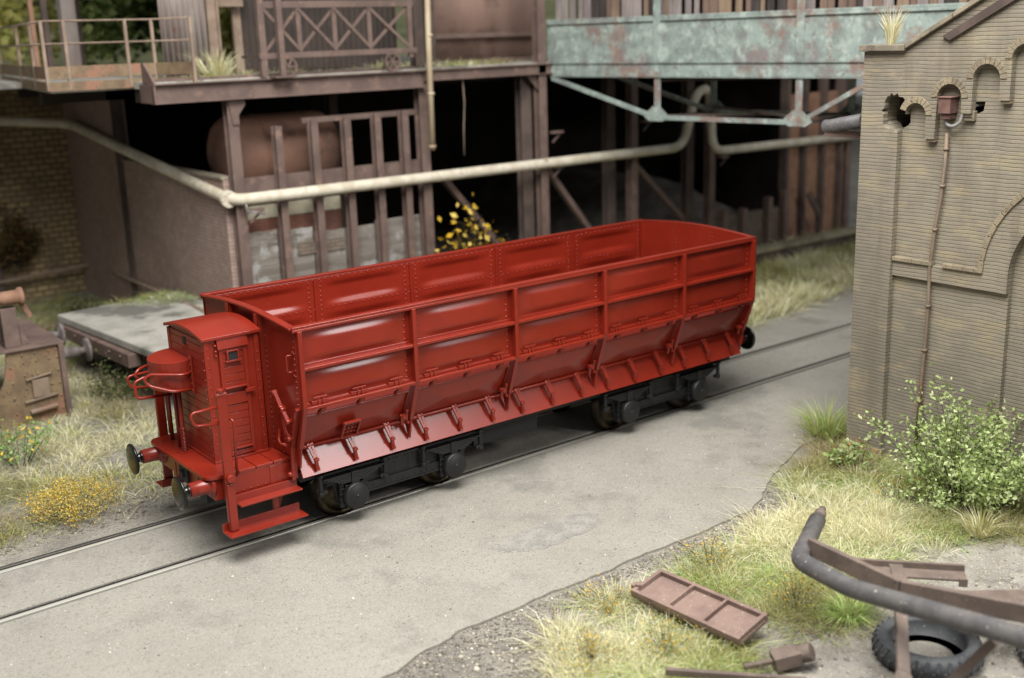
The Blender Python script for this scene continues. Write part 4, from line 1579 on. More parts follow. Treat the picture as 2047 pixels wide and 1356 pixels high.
# conveyor bridge
BD = Vector((-.11655, .99318, 0))
BN = Vector((.99318, .11655, 0))
BA = Vector((12.31, 8.01, 0))
def bp(t, w, z): return BA - BD * t + BN * w + Vector((0, 0, z))
CBR = thing('conveyor_bridge', 'peeling turquoise steel conveyor bridge with an underslung truss crossing above the track', 'bridge', (12.8, 3.5, 4.7))
def bbox(m_, t0, t1, w0, w1, z0, z1):
    vs = [bp(t, w, z) for t in (t0, t1) for w in (w0, w1) for z in (z0, z1)]
    m_.add(vs, [(0, 1, 3, 2), (4, 6, 7, 5), (0, 4, 5, 1), (2, 3, 7, 6), (0, 2, 6, 4), (1, 5, 7, 3)])
TL = 13.0
for w in (0, 2.2):
    sg = -1 if w == 0 else 1
    m = MB(); bbox(m, 0, TL, *sorted((w, w - sg * .04)), 6.02, 7.0); m.build('side_panel', TEAL, CBR)
    m = MB()
    bbox(m, 0, TL, *sorted((w + sg * .05, w - sg * .08)), 7.0, 7.05)
    bbox(m, 0, TL, *sorted((w + sg * .05, w + sg * .025)), 6.93, 7.0)
    m.build('top_rail', TEAL, CBR, bevel=.008)
    m = MB()
    bbox(m, 0.1, TL, *sorted((w + sg * .03, w - sg * .05)), 5.70, 5.985)
    bbox(m, 0.1, TL, *sorted((w + sg * .07, w - sg * .06)), 5.99, 6.015)
    bbox(m, 0.1, TL, *sorted((w + sg * .07, w - sg * .06)), 5.672, 5.695)
    m.build('girder', TEAL, CBR, bevel=.006)
    for tq in (3.48, 7.22, 11.0):
        m = MB()
        bbox(m, tq - .09, tq + .09, *sorted((w + sg * .001, w + sg * .06)), 6.02, 7.6)
        bbox(m, tq - .08, tq + .08, *sorted((w + sg * .03, w - sg * .02)), 4.78, 5.67)
        m.build('upright', TEAL, CBR, bevel=.008)
    m = MB()
    W0 = w + sg * .01
    m.bar(bp(.15, W0, 5.64), bp(3.45, W0, 4.76), .09, .10)
    m.bar(bp(3.45, W0, 4.76), bp(7.25, W0, 4.76), .09, .10)
    m.bar(bp(7.25, W0, 4.76), bp(8.9, W0, 5.64), .09, .10)
    m.build('truss_chord', TEAL, CBR, bevel=.006)
    for tq in (3.48, 7.22):
        m = MB()
        f0 = lambda a, b: bp(a, w + sg * .062, b)
        f1 = lambda a, b: bp(a, w + sg * .048, b)
        m.prism([(tq - .36, 4.78), (tq - .3, 4.86), (tq - .1, 5.02), (tq + .1, 5.02), (tq + .3, 4.86), (tq + .36, 4.78), (tq + .2, 4.68), (tq - .2, 4.68)], f0, f1)
        m.build('gusset_plate', TEAL, CBR)
m = MB()
bbox(m, 0.05, TL, .06, 2.14, 5.9, 5.985)
m.build('floor', SOOT, CBR)
m = MB()
for tq in (3.48, 7.22):
    m.bar(bp(tq, .05, 4.74), bp(tq, 2.15, 4.74), .07, .07)
m.bar(bp(3.5, .05, 4.80), bp(7.2, 2.15, 4.80), .06, .05)
m.bar(bp(7.2, .05, 4.87), bp(3.5, 2.15, 4.87), .06, .05)
m.bar(bp(3.5, .05, 5.6), bp(7.2, .05 + 2.1, 5.6), .06, .05)
m.build('cross_bracing', SOOT, CBR)
SL = [mat('slat_%s' % n_, c_, c2_, 3, rough=.85, stretch=(1, 1, .2)) for n_, c_, c2_ in (('brown', srgb(112, 92, 80), srgb(90, 72, 64)), ('grey', srgb(142, 132, 128), srgb(116, 106, 104)), ('dark', srgb(66, 58, 54), srgb(48, 42, 40)), ('tan', srgb(132, 112, 92), srgb(106, 88, 74)))]
tq = .15
while tq < TL:
    wq = random.uniform(.12, .3)
    i = random.choice((0, 0, 1, 1, 3, 3, 2))
    m = MB(); bbox(m, tq, tq + wq - .02, .16 + random.uniform(0, .03), .2, 6.9, 9.2); m.build('slat', SL[i], CBR)
    tq += wq + (random.uniform(.03, .12) if random.random() < .3 else 0)
m = MB(); bbox(m, 0.1, TL, 1.0, 1.05, 6.0, 9.19); m.build('slat_shade_backing', BLACKOUT, CBR)  # dark sheet added so the gaps between slats look shaded
m = MB(); bbox(m, 0, TL, -.1, 2.3, 9.2, 9.3); m.build('roof', SOOT, CBR)

# ------------------------------------------------------------------ left side: loading platform, rusty tender, wall pipe
PL = thing('loading_platform', 'grey concrete loading platform with a brown bumper beam, left of the wagon', 'platform', (1.8, 8, 0))
t = MB()
t.prism([(.42, 10.8), (.86, 5.6), (3.35, 5.75), (3.35, 11.2)], lambda a, b: (a, b, .94), lambda a, b: (a, b, 1.10))
t.build('slab', CONC, PL, bevel=.02)
t = MB()
t.bar((.50, 10.6, .78), (.72, 7.0, .78), .26, .28)
for q in (.1, .25, .75, .9):
    c = Vector((.50, 10.6, .78)).lerp(Vector((.72, 7.0, .78)), q)
    t.rivet(c + Vector((-.13, 0, .04)), (-1, 0, 0), .04, .03)
t.build('bumper_beam', RUST, PL, bevel=.02)
t = MB()
for (x, y) in ((.78, 10.2), (.98, 7.1), (1.2, 6.1), (3.1, 6.1), (3.1, 10)):
    t.box(x - .1, x + .1, y - .1, y + .1, -.1, .94)
build_split(t, 'leg', SOOT, PL, bevel=.01)
t = MB()
t.box(1.4, 1.5, 6.3, 11, -.1, .87)
t.build('rear_board', BLACKOUT, PL)

WR = thing('wall_handrail', 'thin rusty brown pipe rail along the stone wall and round its corner', 'railing', (3.3, 12, 0))
a, b, c = P(-40, 573, y=18.1), P(188, 528, y=18.0), P(388, 614, x=2.95)
t = MB()
t.tube([a, b, c, c + (c - b).normalized() * 1.2], .05, 8, bend=.3)
t.build('rail', RAILB, WR)
t = MB()
m_ = b.lerp(c, .36); n_ = b.lerp(c, .72)
t.tube([m_, m_ + Vector((.45, 0, -.02))], .05, 6)
t.tube([n_, (n_.x, n_.y, 1.1)], .03, 6)
t.tube([n_, (n_.x + .15, n_.y - .9, 1.1)], .03, 6)
build_split(t, 'support', DPM, WR)

TN = thing('rusted_wagon_chassis', 'abandoned olive and rust-brown riveted wagon end with buffers, far left in the grass', 'wagon', (-1.2, 7.4, -.05))
t = MB()
pr = [(-.66, -.1), (-.66, 1.38), (-1.62, 1.38), (-1.66, 1.1), (-1.72, .85), (-1.86, .6), (-2.05, .45), (-2.4, .4), (-4, .4), (-4, -.1)]
t.prism(pr, lambda a, b: (a, 7.0, b), lambda a, b: (a, 7.05, b))
t.box(-.72, -.66, 7.05, 9.4, .2, 1.38)
for z in (.15, .4, .65, .9, 1.15, 1.3):
    for x in (-.74, -.88, -1.12, -1.35):
        t.rivet((x, 7.0, z), (0, -1, 0), .028, .022)
for z in (.2, .5, .8, 1.1): t.rivet((-1.58, 7.0, z), (0, -1, 0), .028, .022)
t.build('side_plate', OLIVE, TN, bevel=.008)
t = MB()
t.box(-.70, -.60, 6.93, 9.5, -.05, 1.40)
t.box(-.66, -.70, 6.96, 7.0, .0, 1.38)
t.build('headstock', RUST, TN, bevel=.01)
t = MB()
t.box(-1.75, -.58, 6.93, 9.5, 1.395, 1.44)
t.build('top_plate', RUST, TN, bevel=.01)
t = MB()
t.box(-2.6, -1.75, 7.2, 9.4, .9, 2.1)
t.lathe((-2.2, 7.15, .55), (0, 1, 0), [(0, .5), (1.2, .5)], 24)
t.build('hollow_shade_block', BLACKOUT, TN)  # solid dark box and drum painted as the shade of a cut-out
t = MB()
t.box(-1.58, -1.30, 7.12, 7.4, 1.442, 2.18)
t.prism([(-1.28, 1.442), (-1.12, 1.442), (-1.28, 1.85)], lambda a, b: (a, 7.2, b), lambda a, b: (a, 7.24, b))
t.build('upright_box', RUST, TN, bevel=.01)
t = MB()
t.lathe((-2.0, 7.2, 2.36), (1, 0, 0), [(0, .10), (.45, .10), (.5, .13), (.78, .13), (.79, .17), (.86, .17)], 18)
t.bar((-1.2, 7.2, 2.3), (-1.05, 7.2, 1.95), .05, .09)
t.build('orange_tube', RUSTO, TN)
t = MB()
t.bar((-1.35, 6.965, .82), (-.88, 6.965, .88), .05, .03)
t.bar((-1.42, 6.965, .40), (-.80, 6.965, .46), .05, .04)
t.box(-1.25, -.95, 6.94, 7.0, .46, .80)
t.cyl((-1.35, 6.93, .2), (-.85, 6.93, .24), .05, 8)
t.build('hand_gear', DPM, TN, bevel=.006)
for y in (7.45, 9.1):
    t = MB()
    t.lathe((-.6, y, 1.06), (1, 0, 0), [(-.01, .15), (.05, .15), (.08, .11), (.40, .10), (.41, .07), (.52, .07), (.53, .2), (.555, .24), (.60, .24), (.615, .16), (.62, .0)], 22)
    t.build('buffer', mat('dusty_buffer', srgb(110, 104, 102), srgb(86, 78, 74), 5, rough=.7), TN)

# ------------------------------------------------------------------ scrap in the right foreground
SF = thing('scrap_cart', 'upturned scrap cart frame of dusty black tube and brown flat bars, lower right', 'scrap frame', (4, -8.2, 0))
t = MB()
A0, A1, A2 = Vector((3.98, -6.84, 1.0)), Vector((2.96, -7.36, 1.0)), Vector((2.74, -8.2, 1.06))
A3 = P(2047, 1275, z=1.42); A4 = A3 + (A3 - A2).normalized() * 1.5
t.tube([A0, A1, A2, A3, A4], .103, 18, bend=.17)
t.build('black_tube', BLKPIPE, SF)
t = MB()
u_ = (A0 - A1).normalized()
t.cyl(A0, A0 + u_ * .12, .062, 12)
t.cyl(A0 + u_ * .12, A0 + u_ * .36, .045, 10)
t.lathe(A0 + u_ * .13, u_, [(0, .05), (.02, .075), (.05, .06), (.08, .075), (.1, .05)], 12)
t.build('rod_end', DEBRIS, SF)
t = MB()
B0, B1, B2 = P(1618, 1092, z=1.05), P(1800, 1178, z=1.05), P(2100, 1236, z=1.05)
t.bar(B0, B1, .07, .2)
t.bar(B1, B2, .07, .2)
t.bar(B1 + Vector((0, 0, .09)), P(1790, 1130, z=1.12), .14, .03)
t.build('flat_bar', DEBRIS, SF, bevel=.006)
t = MB()
C0, C1 = P(1712, 1126, z=.72), P(1928, 1139, z=.72)
q_ = (C1 - C0).normalized().cross(Vector((0, 0, 1)))
if q_.y > 0: q_ = -q_
t.bar(C0, C1, .04, .12)
t.bar(C0 + q_ * .11 - Vector((0, 0, .03)), C1 + q_ * .11 - Vector((0, 0, .03)), .24, .03)
t.bar(C0 + q_ * .23 - Vector((0, 0, .09)), C0.lerp(C1, .40) + q_ * .23 - Vector((0, 0, .09)), .03, .16)
t.bar(C1 + q_ * .23 - Vector((0, 0, .05)), C0.lerp(C1, .92) + q_ * .23 - Vector((0, 0, .05)), .03, .10)
t.build('channel_bar', DEBRIS, SF, bevel=.006)
t = MB()
D0, D1 = P(1800, 1180, z=.85), P(2100, 1215, z=.72)
t.bar(D0, D1, .07, .09)
t.bar(P(1790, 1195, z=.9), P(2090, 1190, z=.55), .26, .022)
t.build('lower_bar', DEBRIS, SF, bevel=.006)
t = MB()
E0, E1 = P(1797, 1150, z=1.02), P(1806, 1345, z=.62)
nrm = Vector((-.4, -.6, .35))
t.bar(E0, E1, .13, .05, nrm)
t.bar(E1, E1 + (E1 - E0).normalized() * .5, .14, .05, nrm, w2=.46)
t.build('upright_bar', DEBRIS, SF, bevel=.006)
t = MB()
t.bar(P(1990, 1280, z=1.18), P(1895, 1370, z=.5), .09, .09)
t.build('strut', DEBRIS, SF, bevel=.006)
t = MB()
t.tube([A4, (A4.x, A4.y, 0)], .05, 8)
t.bar(B2, (B2.x, B2.y, -.02), .1, .1)
t.bar(E1 + (E1 - E0).normalized() * .45, (E1.x - .2, E1.y - .3, -.03), .3, .05, nrm)
t.bar(D1, (D1.x, D1.y, -.02), .08, .08)
build_split(t, 'leg', DEBRIS, SF)

dm = MB()
dm.lathe((3.80, -8.50, -.06), (0, 0, 1), [(0, .40), (.05, .34), (.10, .2), (.12, .08), (.125, 0)], 20)
tag(dm.build('dirt_heap', DIRT, loc=(3.8, -8.5, -.05)), 'little heap of pale dirt inside the lying tyre', 'dirt')
TY = thing('tractor_tyre', 'old black lugged tyre lying flat in the dirt under the scrap frame', 'tyre', (3.80, -8.50, 0))
t = MB()
t.lathe((3.80, -8.50, -.01), (0, 0, 1), [(.02, .41), (0, .43), (0, .52), (.04, .565), (.10, .58), (.16, .57), (.21, .54), (.235, .49), (.235, .44), (.225, .41), (.20, .40), (.02, .41)], 56)
t.build('carcass', RUBBER, TY)
t = MB()
for i in range(30):
    for lvl in (0, 1):
        q = 2 * math.pi * (i + .5 * lvl) / 30
        u0 = Vector((math.cos(q), math.sin(q), 0)); w0 = Vector((-math.sin(q), math.cos(q), 0))
        c0 = Vector((3.80, -8.50, 0))
        z0, z1 = (.03, .11) if lvl == 0 else (.11, .215)
        t.bar(c0 + u0 * (.566 if lvl == 0 else .574) + Vector((0, 0, z0)), c0 + u0 * (.572 if lvl == 0 else .53) + w0 * .03 + Vector((0, 0, z1)), .04, .035, w0)
t.build('tread', RUBBER, TY, bevel=.006)
TY2 = dup(TY, (1.05, -1.12, 0), 'second black lugged tyre, mostly cut off at the right edge under the tube', .4)
TY['group'] = TY2['group'] = 'old tyres in the dirt'

HP = thing('hatch_panel', 'flat rust-brown hatch panel of three recessed fields lying tilted in the grass', 'hatch', (2.7, -6.1, 0))
ha, hb, hc, hd_ = P(1262, 1190, z=.12), P(1320, 1148, z=.20), P(1535, 1240, z=.20), P(1478, 1290, z=.10)
n_ = ((hb - ha).cross(hd_ - ha)).normalized()
if n_.z < 0: n_ = -n_
def hp(u, v, h): return ha.lerp(hd_, u).lerp(hb.lerp(hc, u), v) + n_ * h
t = MB()
vs = [hp(u, v, h) for u in (0, 1) for v in (0, 1) for h in (-.02, .02)]
t.add(vs, [(0, 1, 3, 2), (4, 6, 7, 5), (0, 4, 5, 1), (2, 3, 7, 6), (0, 2, 6, 4), (1, 5, 7, 3)])
t.build('plate', HATCHM, HP)
t = MB()
for u in (.02, .345, .66, .98): t.bar(hp(u, 0, .05), hp(u, 1, .05), .05 if u in (.02, .98) else .035, .07, n_)
t.bar(hp(0, .03, .05), hp(1, .03, .05), .05, .07, n_)
t.bar(hp(0, .97, .05), hp(1, .97, .05), .05, .07, n_)
t.build('rib', HATCHM, HP, bevel=.006)
t = MB()
t.cyl(hp(.02, .2, .08), hp(.02, .2, .12), .03, 8)
t.bar(hp(-.01, .1, .08), hp(-.01, .28, .08), .05, .05, n_)
t.build('catch', HATCHM, HP)

t = MB()
q0, q1 = P(1545, 1322, z=.08), P(1598, 1308, z=.14)
t.bar(q0 + Vector((-.3, .15, -.02)), q0, .06, .05)
t.bar(q0, q1, .22, .16)
t.cyl(q1, q1 + Vector((.06, -.12, .06)), .10, 12)
tag(t.build('scrap_coupling', DEBRIS, loc=(2.5, -7.65, 0), bevel=.01), 'small rusty block with a round end in the dirt between hatch panel and tyre', 'scrap part')
t = MB()
q0, q1 = P(1330, 1342, z=.15), P(1470, 1352, z=.12)
t.bar(q0, q1 + (q1 - q0), .06, .08)
tag(t.build('scrap_bar', DEBRIS, loc=q0 - Vector((0, 0, .15)), bevel=.01), 'brown scrap bar half hidden in grass at the bottom edge', 'scrap part')

# ------------------------------------------------------------------ vegetation
def col_mesh(name, verts, faces_idx, loop_counts, vcols, m, loc=(0, 0, 0), parent=None):
    me = bpy.data.meshes.new(name)
    nv, nl, nf = len(verts), len(faces_idx), len(loop_counts)
    me.vertices.add(nv)
    me.vertices.foreach_set('co', (np.asarray(verts, np.float32) - np.asarray(loc, np.float32)).ravel())
    me.loops.add(nl)
    me.loops.foreach_set('vertex_index', np.asarray(faces_idx, np.int32))
    me.polygons.add(nf)
    ls = np.concatenate([[0], np.cumsum(loop_counts)[:-1]]).astype(np.int32)
    me.polygons.foreach_set('loop_start', ls)
    me.update(calc_edges=True)
    at = me.color_attributes.new('col', 'FLOAT_COLOR', 'POINT')
    c4 = np.ones((nv, 4), np.float32)
    c4[:, :3] = vcols
    at.data.foreach_set('color', c4.ravel())
    me.materials.append(m)
    o = bpy.data.objects.new(name, me)
    col.objects.link(o)
    if parent is None:
        o.location = loc
    else:
        o.parent = parent
    return o


def blades(base, height, lean, width, color, tipmul=1.25):
    """base (n,3), height (n,), lean (n,2) horizontal tip offset, colour (n,3) -> mesh arrays"""
    n = len(base)
    az = rng.uniform(0, 2 * np.pi, n)
    sd = np.stack([np.cos(az), np.sin(az), np.zeros(n)], 1) * width[:, None]
    up = np.zeros((n, 3)); up[:, 2] = height
    ln = np.zeros((n, 3)); ln[:, :2] = lean
    mid = base + up * .55 + ln * .32
    tip = base + up * (1 - .18 * np.clip((lean ** 2).sum(1) / np.maximum(height, .01) ** 2, 0, 2))[:, None] + ln
    v = np.stack([base - sd, base + sd, mid - sd * .75, mid + sd * .75, tip], 1).reshape(-1, 3)
    i = np.arange(n)[:, None] * 5
    f = np.concatenate([i + np.array([[0, 1, 3, 2]]), i + np.array([[2, 3, 4]])], 1).ravel()
    lc = np.tile([4, 3], n)
    c = np.repeat(color, 5, 0)
    return v, f, lc, c


def pip(poly, pts):
    x, y = pts[:, 0], pts[:, 1]
    ins = np.zeros(len(pts), bool)
    j = len(poly) - 1
    for i in range(len(poly)):
        xi, yi = poly[i]; xj, yj = poly[j]
        c = ((yi > y) != (yj > y)) & (x < (xj - xi) * (y - yi) / (yj - yi + 1e-12) + xi)
        ins ^= c
        j = i
    return ins


STRAW = np.array([srgb(230, 226, 190), srgb(216, 210, 166), srgb(238, 236, 212), srgb(204, 194, 150), srgb(222, 220, 176)])
GREEN = np.array([srgb(180, 202, 122), srgb(162, 188, 104), srgb(198, 212, 148), srgb(146, 172, 96)])
OLIV = np.array([srgb(176, 174, 112), srgb(160, 160, 104), srgb(188, 182, 124), srgb(148, 148, 96)])
DRY = np.array([srgb(172, 160, 126), srgb(150, 138, 106), srgb(188, 176, 140)])


def grass(name, label, poly, clumps, per, hgt, wts, seed, spread=.16, wid=.008, zf=None, avoid=None):
    global rng
    rng = np.random.default_rng(seed)
    xs, ys = [p[0] for p in poly], [p[1] for p in poly]
    pts = np.stack([rng.uniform(min(xs), max(xs), clumps * 6), rng.uniform(min(ys), max(ys), clumps * 6)], 1)
    pts = pts[pip(poly, pts)]
    if avoid is not None: pts = pts[~avoid(pts)]
    # patchy cover
    den = np.sin(pts[:, 0] * 2.1 + seed) * np.cos(pts[:, 1] * 2.7 + seed * 2) + .5 * np.sin(pts[:, 0] * 5.3 + pts[:, 1] * 4.1)
    keep = rng.uniform(-1.6, 1.0, len(pts)) < den
    pts = pts[keep][:clumps]
    n = len(pts)
    pal = [STRAW, GREEN, OLIV, DRY]
    # colour drifts over metres
    fld = np.sin(pts[:, 0] * 1.3 + 2 * seed) + np.sin(pts[:, 1] * 1.7 + seed) + rng.normal(0, .8, n)
    order = np.argsort(fld)
    kind = np.empty(n, int)
    cuts = (np.cumsum(wts) / sum(wts) * n).astype(int)
    s0 = 0
    for k, c in enumerate(cuts):
        kind[order[s0:c]] = k
        s0 = c
    cnt = np.maximum(4, rng.normal(per, per * .35, n)).astype(int)
    ch = hgt * rng.uniform(.5, 1.25, n) * np.where(kind == 1, .6, 1.0)
    idx = np.repeat(np.arange(n), cnt)
    m = len(idx)
    off = rng.normal(0, spread * .5, (m, 2))
    b = np.zeros((m, 3))
    b[:, :2] = pts[idx] + off
    b[:, 2] = (zf(b[:, 0], b[:, 1]) if zf else -.045)
    h = ch[idx] * rng.uniform(.45, 1.15, m)
    ln = off * rng.uniform(.6, 2.4, (m, 1)) + rng.normal(0, .30, (m, 2)) * h[:, None]
    cc = np.empty((m, 3))
    for k in range(4):
        w = kind[idx] == k
        cc[w] = pal[k][rng.integers(0, len(pal[k]), w.sum())]
    cc *= rng.uniform(.75, 1.15, (m, 1))
    v, f, lc, c = blades(b, h, ln, np.full(m, wid) * rng.uniform(.6, 1.3, m), cc)
    o = col_mesh(name, v, f, lc, c, GRASS)
    tag(o, label, 'grass', kind='stuff')
    return o


def inpoly(px): return [(P(a, b, z=0).x, P(a, b, z=0).y) for a, b in px]


left_poly = [(-9, 1.75), (-2.9, 1.72), (-1.9, 1.95), (-1.2, 1.75), (-.4, 2.3), (2, 2.6), (6, 3.2), (6, 5.6), (.9, 5.4), (.5, 10.6), (3.0, 11.3), (3.0, 18), (-9, 18)]
def av_t(p): return (p[:, 0] < -.6) & (p[:, 1] > 7.0) & (p[:, 1] < 9.6) | (p[:, 0] > .75) & (p[:, 1] > 5.6) & (p[:, 1] < 11)
grass('grass', 'pale straw and olive grass on the left between the gravel strip and the loading platform', left_poly, 2300, 36, .22, (5, 1.5, 3.4, 2.6), 3, .3, .0062, avoid=av_t)
right_poly = inpoly([(1100, 1320), (1112, 1250), (1190, 1195), (1275, 1195), (1330, 1165), (1400, 1120), (1500, 1070), (1568, 970), (1612, 922), (1650, 845), (1680, 850), (1700, 900), (1800, 930), (2047, 1010), (2100, 1040), (2060, 1080), (1960, 1060), (1880, 1105), (1700, 1130), (1720, 1240), (1640, 1270), (1560, 1270), (1520, 1320), (1430, 1400), (1150, 1400)])
hpoly = inpoly([(1275, 1190), (1320, 1155), (1520, 1238), (1470, 1275)])
grass('grass', 'bright straw and green grass in front of the brick building, round the hatch panel', right_poly, 900, 52, .215, (3.8, 3.6, 2.2, 1.0), 8, .24, .005, avoid=lambda p: pip(hpoly, p) | ((p[:, 0] > 8.45) & (p[:, 1] < -3.8)))
grass('grass', 'pale yellow grass bank along the far side of the road beyond the wagon', [(9, 2.0), (13.7, 2.5), (18, 3.2), (34, 4.2), (34, 7), (24.8, 6.4), (9, 6.4)], 1700, 26, .42, (6, 1.6, 2, .4), 5, .4, .014)
grass('grass', 'thin moss and short green grass on the back of the loading platform', [(1.9, 10.6), (3.35, 10.1), (3.35, 11.1), (1.9, 11)], 40, 20, .12, (1, 5, 2, 0), 6, .3, .01, zf=lambda x, y: 1.09)
grass('grass', 'sparse dry grass tufts over the upper deck', [(2.2, 8.3), (14, 8.2), (14, 9.8), (2.2, 9.9)], 70, 26, .22, (4, 1, 3, 2), 9, .25, .009, zf=lambda x, y: 6.035)
grass('grass', 'dry grass growing on the mossy ledge right of the wagon', [(17.0, 6.9), (24.5, 6.9), (24.5, 7.7), (17, 7.7)], 130, 26, .5, (5, 1, 3, 1), 10, .3, .014)


def tuft(name, label, loc, n, h, spread, pal, seed, wid=.008, group=None):
    global rng
    rng = np.random.default_rng(seed)
    a = rng.uniform(0, 2 * np.pi, n)
    r = np.sqrt(rng.uniform(0, 1, n))
    off = np.stack([np.cos(a), np.sin(a)], 1) * r[:, None] * spread
    b = np.zeros((n, 3)); b[:, :2] = off * .35
    hh = h * rng.uniform(.5, 1.1, n)
    cc = pal[rng.integers(0, len(pal), n)] * rng.uniform(.8, 1.15, (n, 1))
    v, f, lc, c = blades(b + np.array(loc), hh, off * 1.3 + rng.normal(0, .08, (n, 2)) * h, np.full(n, wid), cc)
    return tag(col_mesh(name, v, f, lc, c, GRASS, loc), label, 'grass tuft', group)


q = Vector((3.95, 9.1, 6.04))
tuft('grass_tuft', 'spiky straw-coloured grass tuft on the deck left of the trolley', q, 170, .66, .62, STRAW, 21, .012)
q = P(905, 122, z=6.05)
tuft('grass_tuft', 'dry olive-yellow grass tuft at the foot of the brown corrugated wall', q, 90, .5, .4, OLIV, 22, .012)
tuft('grass_tuft', 'wispy dry grass tuft growing on the coping at the brick building\'s left corner', (8.72, -4.30, 6.43), 150, .58, .17, STRAW[[0, 2, 3]], 23, .0055)
q = P(1960, 1070, z=0)
tuft('grass_tuft', 'ochre-green grass tuft in the dirt under the right-hand bush', q, 260, .42, .36, np.concatenate([OLIV, STRAW]), 24, .0055)
q = P(1650, 870, z=0)
tuft('grass_tuft', 'tall green grass tuft at the foot of the brick building\'s left corner', q, 420, .66, .6, np.concatenate([GREEN, OLIV]), 25, .0055)
q = P(1695, 1235, z=0)
tuft('grass_tuft', 'vivid green grass tuft beside the tyre and tube frame', q, 320, .28, .4, GREEN, 26, .0055)


def leaves(name, centers, size, pal, seed, parent=None, m=LEAF, loc=(0, 0, 0), jit=.25):
    """one leaf-shaped quad pair per centre"""
    g_ = np.random.default_rng(seed)
    c = np.asarray(centers, float)
    n = len(c)
    a = g_.normal(0, 1, (n, 3)); a /= np.linalg.norm(a, axis=1)[:, None]
    t = g_.normal(0, 1, (n, 3)); t[:, 2] = np.abs(t[:, 2]) * .4
    t -= a * (t * a).sum(1)[:, None]; t /= np.linalg.norm(t, axis=1)[:, None]
    s_ = np.cross(a, t)
    L_ = size * g_.uniform(.6, 1.3, (n, 1))
    v = np.stack([c, c + t * L_ * .5 + s_ * L_ * .30 + a * L_ * .08, c + t * L_, c + t * L_ * .5 - s_ * L_ * .30 + a * L_ * .08], 1).reshape(-1, 3)
    i = np.arange(n)[:, None] * 4
    f = (i + np.array([[0, 1, 2, 0, 2, 3]])).ravel()
    lc = np.tile([3, 3], n)
    cc = pal[g_.integers(0, len(pal), n)] * g_.uniform(1 - jit, 1 + jit, (n, 1))
    return col_mesh(name, v, f, lc, np.repeat(cc, 4, 0), m, loc, parent)


def bush(name, label, loc, nst, hgt, spread, nleaf, lsize, pal, seed, stem=.008, cat='bush', flower=None, lean=(0, 0), wild=0):
    g_ = np.random.default_rng(seed)
    t = thing(name, label, cat, loc)
    st = MB()
    cs, fs_ = [], []
    for i in range(nst):
        a = g_.uniform(0, 2 * math.pi)
        r = spread * math.sqrt(g_.uniform(0, 1))
        h = hgt * (1 - .55 * (r / spread) ** 2) * g_.uniform(.65, 1.12)
        if wild and g_.uniform() < .3:
            h *= 1 + wild * g_.uniform(.3, 1); r *= 1 + wild * g_.uniform(0, 1)
        p0 = np.array([math.cos(a) * r * .25, math.sin(a) * r * .25, 0])
        p2 = np.array([math.cos(a) * r + lean[0] * h, math.sin(a) * r + lean[1] * h, h])
        p1 = (p0 + p2) / 2 + np.array([g_.normal(0, .05), g_.normal(0, .05), h * .12])
        pts = []
        for k in range(6):
            w = k / 5
            pts.append(p0 * (1 - w) ** 2 + p1 * 2 * w * (1 - w) + p2 * w * w)
        st.tube(pts, [stem * (1 - .7 * k / 5) for k in range(6)], 4, False)
        for k in range(nleaf):
            w = g_.uniform(.12, 1) ** .8
            q = p0 * (1 - w) ** 2 + p1 * 2 * w * (1 - w) + p2 * w * w
            cs.append(q + g_.normal(0, .07 * hgt ** .5, 3) * np.array([1, 1, .7]))
        if flower is not None:
            for k in range(flower[0]):
                w = g_.uniform(.55, 1.02)
                q = p0 * (1 - w) ** 2 + p1 * 2 * w * (1 - w) + p2 * w * w
                fs_.append(q + g_.normal(0, .03 + .045 * hgt, 3))
    st.v = [tuple(np.array(v) + np.array(loc)) for v in st.v]
    st.build('stems', BARK, t)
    cs = np.array(cs); cs[:, 2] = np.maximum(cs[:, 2], .02)
    leaves('foliage', cs, lsize, pal, seed, t)
    if flower is not None:
        leaves('flowers', np.array(fs_), flower[1], flower[2], seed + 1, t)
    return t


LG = np.array([srgb(174, 188, 130), srgb(152, 170, 108), srgb(196, 206, 158), srgb(122, 140, 80), srgb(164, 182, 118)])
DG = np.array([srgb(64, 82, 44), srgb(84, 100, 54), srgb(52, 68, 38), srgb(100, 110, 62)])
YL = np.array([srgb(226, 190, 70), srgb(212, 170, 52), srgb(232, 204, 110)])
DKL = np.array([srgb(50, 48, 40), srgb(66, 62, 46), srgb(40, 40, 34)])

bush('leafy_bush', 'large pale green leafy bush against the brick wall on the right', (7.75, -6.6, -.03), 80, 1.5, 1.1, 84, .072, LG, 31, .007, lean=(.0, .03), wild=.6)
bush('leafy_sprig', 'small loose sprig of pale leaves at the brick corner', (7.75, -4.75, -.03), 12, .75, .45, 22, .09, LG, 32, .008, flower=(6, .05, np.array([srgb(150, 110, 60), srgb(170, 130, 70)])))
bush('yellow_shrub', 'low mustard-yellow flowering shrub beside the track at the left', (-2.10, 2.05, -.05), 110, .6, .8, 40, .022, np.concatenate([OLIV, STRAW[:2]]), 33, .004, 'shrub', (40, .028, np.concatenate([YL, YL, OLIV[:2]])))
q = P(945, 430, y=6.9)
bush('yellow_leaved_bush', 'dark bush with bright yellow leaves between wagon and dark hall', (q.x, 6.9, -.05), 50, 2.8, 1.0, 26, .11, DKL, 34, .012, 'bush', (9, .17, YL))
q = P(40, 930, z=-.05)
bush('flowering_weed', 'sprawling green weed with a few yellow blooms at the left edge', q, 20, .95, .75, 20, .07, np.array([srgb(150, 180, 110), srgb(120, 156, 86), srgb(176, 196, 140)]), 35, .007, 'weed', (2, .10, YL))
q = P(20, 470, y=18.1)
